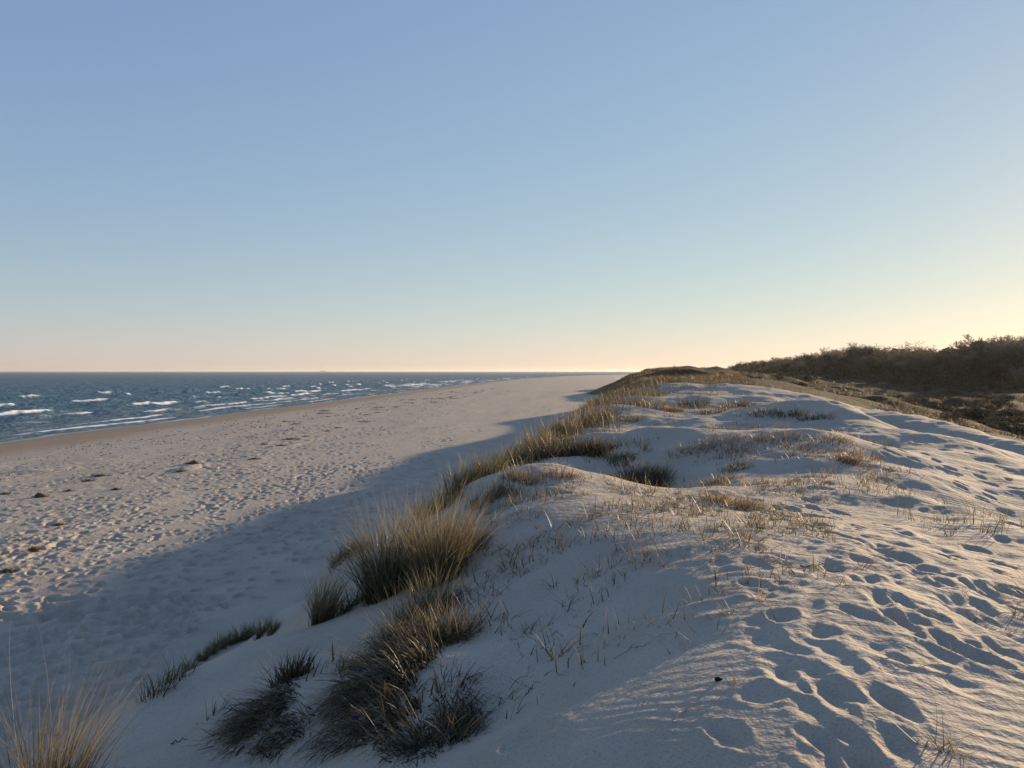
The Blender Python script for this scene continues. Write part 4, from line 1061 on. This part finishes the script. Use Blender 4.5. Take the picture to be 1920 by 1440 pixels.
tag(link('beach_debris', me, M_WRACK), 'crumbs of dried weed and shell strewn in lines along the beach', 'debris', kind='stuff')

# ------------------------------------------------------------------ small things
def twig(px, py, L_, rad, a, bend, col, label, lift=.01):
    x, y = ground_at(px, py); z = float(zfun(x, y))
    segs = []; n = 7; p = Vector((0, 0, lift)); an = a
    for k in range(n):
        q = p + Vector((math.cos(an), math.sin(an), 0)) * L_ / n
        q.z = float(zfun(x + q.x, y + q.y)) - z + lift + .012 * math.sin(k * 2.1 + px)
        segs.append((p, q, rad * (1 - .08 * k), rad * (1 - .08 * (k + 1)))); p = q; an += bend * (1 if k % 2 else .4)
    segs.append((segs[3][0], segs[3][0] + Vector((math.cos(a + 1.0), math.sin(a + 1.0), .12)) * L_ * .22, rad * .6, rad * .3))
    v, q = tubes(segs, 5)
    o = link('twig', mesh_from('twig', [tuple(t) for t in v], q), col); o.location = (x, y, z)
    tag(o, label, 'twig')
M_DTW = simple_mat('dark_wood', (.03, .024, .02), (.07, .055, .045), 30)
M_PTW = simple_mat('bleached_stalk', (.32, .26, .18), (.5, .43, .32), 30)
twig(985, 1305, .10, .003, .6, .25, M_DTW, 'short crooked black twig lying on the shaded sand')
twig(1262, 1360, .20, .003, 1.0, -.12, M_PTW, 'pale bent stalk lying on the shaded sand in the foreground')
twig(1195, 1328, .06, .003, .1, .05, M_PTW, 'tiny white stalk fragment left of the pale bent stalk')
twig(320, 1398, .11, .004, -.05, .02, M_DTW, 'short dark stick lying on the smooth flank near the bottom')
twig(1150, 1240, .4, .0012, .1, .02, M_DTW, 'long thin root half buried across the shaded shelf')
twig(1660, 1240, .30, .0025, -.35, .02, M_PTW, 'thin straw stalk lying among the lit ripples')
twig(1500, 1065, .28, .004, -.6, .03, M_DTW, 'dark flattened stalk in a lit footprint')

def root_tangle(px, py, n, L_, label):
    _seed[0] += 1; rd = random.Random(_seed[0]); x, y = ground_at(px, py); z = float(zfun(x, y)); e = empty('root_tangle', (x, y, z)); segs = []
    for k in range(n):
        a = rd.uniform(0, 6.28); q = rd.random() * L_ * .6; p = Vector((q * math.cos(a), q * math.sin(a), 0)); an = rd.uniform(0, 6.28); rad = rd.uniform(.001, .0024); l = L_ * rd.uniform(.15, .5) / 6
        p.z = float(zfun(x + p.x, y + p.y)) - z + .004
        for i in range(6):
            an += rd.gauss(0, .5); t = p + Vector((math.cos(an), math.sin(an), 0)) * l; t.z = float(zfun(x + t.x, y + t.y)) - z + .005 + abs(rd.gauss(0, .02))
            segs.append((p, t, rad, rad * .85)); p = t; rad *= .85
    v, q = tubes(segs, 3)
    tag(link('rootlets', mesh_from('rootlets', [tuple(t) for t in v], q), M_DTW, e), kind='stuff'); tag(e, label, 'roots')
root_tangle(735, 1195, 46, .40, 'tangle of bare dark roots below the tallest tussock')
root_tangle(880, 1330, 50, .42, 'tangle of bare dark roots above the wiry brown tussock')
root_tangle(800, 1420, 40, .34, 'tangle of dark roots at the bottom edge by the wiry tussock')
root_tangle(770, 1330, 36, .34, 'tangle of dark roots between the combed tussock and the wiry one')

def pebble(px, py, s, col, label, name, cat):
    x, y = ground_at(px, py); rs = np.random.default_rng(int(px)); z = float(zfun(x, y))
    nu, nv = 10, 6; TT, PP = np.meshgrid(np.linspace(0, 2 * np.pi, nu, endpoint=False), np.linspace(-1.2, np.pi / 2, nv))
    lump = 1 + .35 * noise(np.cos(TT) * 1.6 + px, np.sin(TT) * 1.6 + PP, 3)
    V = np.stack([np.cos(TT) * np.cos(PP) * s * lump, np.sin(TT) * np.cos(PP) * s * .7 * lump, np.sin(PP) * s * .55 * lump + s * .2], -1).reshape(-1, 3)
    Q = [(i * nu + j, i * nu + (j + 1) % nu, (i + 1) * nu + (j + 1) % nu, (i + 1) * nu + j) for i in range(nv - 1) for j in range(nu)]
    o = link(name, mesh_from(name, V, Q), col); o.location = (x, y, z); tag(o, label, cat)
pebble(1347, 1276, .019, simple_mat('black_stone', (.006, .006, .006), (.015, .014, .014), 40), 'small black pebble on the sand between shade and footprints', 'pebble', 'pebble')
pebble(532, 1019, .055, simple_mat('white_shell', (.6, .58, .55), (.75, .73, .7), 20), 'white shell lying alone on the shaded beach', 'shell', 'shell')

# ship on the horizon
M_HULL = simple_mat('ship_paint', (.20, .20, .21), (.26, .26, .27), .05, .6)
M_SUP = simple_mat('ship_white', (.55, .54, .52), (.65, .64, .62), .05, .6)
def boxes(name, bl, mat, parent):
    V = []; Q = []
    for (x0, x1, y0, y1, z0, z1, taper) in bl:
        o = len(V)
        V += [(x0 + taper, y0, z0), (x1 - taper, y0, z0), (x1 - taper, y1, z0), (x0 + taper, y1, z0), (x0, y0, z1), (x1, y0, z1), (x1, y1, z1), (x0, y1, z1)]
        Q += [(o, o + 3, o + 2, o + 1), (o + 4, o + 5, o + 6, o + 7), (o, o + 1, o + 5, o + 4), (o + 1, o + 2, o + 6, o + 5), (o + 2, o + 3, o + 7, o + 6), (o + 3, o, o + 4, o + 7)]
    return link(name, mesh_from(name, V, Q, None, False), mat, parent)
SY_ = 10500.0
ship = empty('cargo_ship', ((607 - 960) / FPX * SY_, SY_, 0)); tag(ship, 'faint grey cargo ship far out on the sea horizon', 'ship')
boxes('hull', [(-52, 52, -8, 8, -2, 8, 6)], M_HULL, ship)
boxes('deckhouse', [(-46, -34, -7, 7, 8.01, 22, 0)], M_SUP, ship)
boxes('funnel', [(-44, -40, -2, 2, 22.01, 27, .4)], M_HULL, ship)
boxes('deck_cargo', [(-30, 30, -7, 7, 8.01, 15, 0)], M_HULL, ship)
boxes('mast', [(40, 41, -.5, .5, 8.01, 22, 0)], M_SUP, ship)
# marker on the far dune
mk = empty('marker_post', (*P(1265, 697, 225)[:2], float(zfun(*P(1265, 697, 225)[:2])))); tag(mk, 'thin grey marker post on top of the far dune', 'post')
boxes('pole', [(-.05, .05, -.05, .05, -.3, 1.3, 0)], M_PTW, mk); boxes('cap', [(-.08, .08, -.08, .08, 1.301, 1.36, 0)], M_PTW, mk)

# ------------------------------------------------------------------ haze: the evening air over land and sea
HZ = 96000.0
hz = boxes('haze', [(-HZ, HZ, -HZ, HZ, -10.0, 32.0, 0)], None, None)
m, nt, out = new_mat('haze_air')
pv = N(nt, 'ShaderNodeVolumePrincipled'); pv.inputs['Color'].default_value = (.84, .82, .80, 1); pv.inputs['Density'].default_value = .00008; pv.inputs['Anisotropy'].default_value = .35
nt.links.new(pv.outputs[0], out.inputs['Volume']); hz.data.materials.append(m)
tag(hz, 'pale evening haze over the sea and the land', 'haze', kind='stuff')
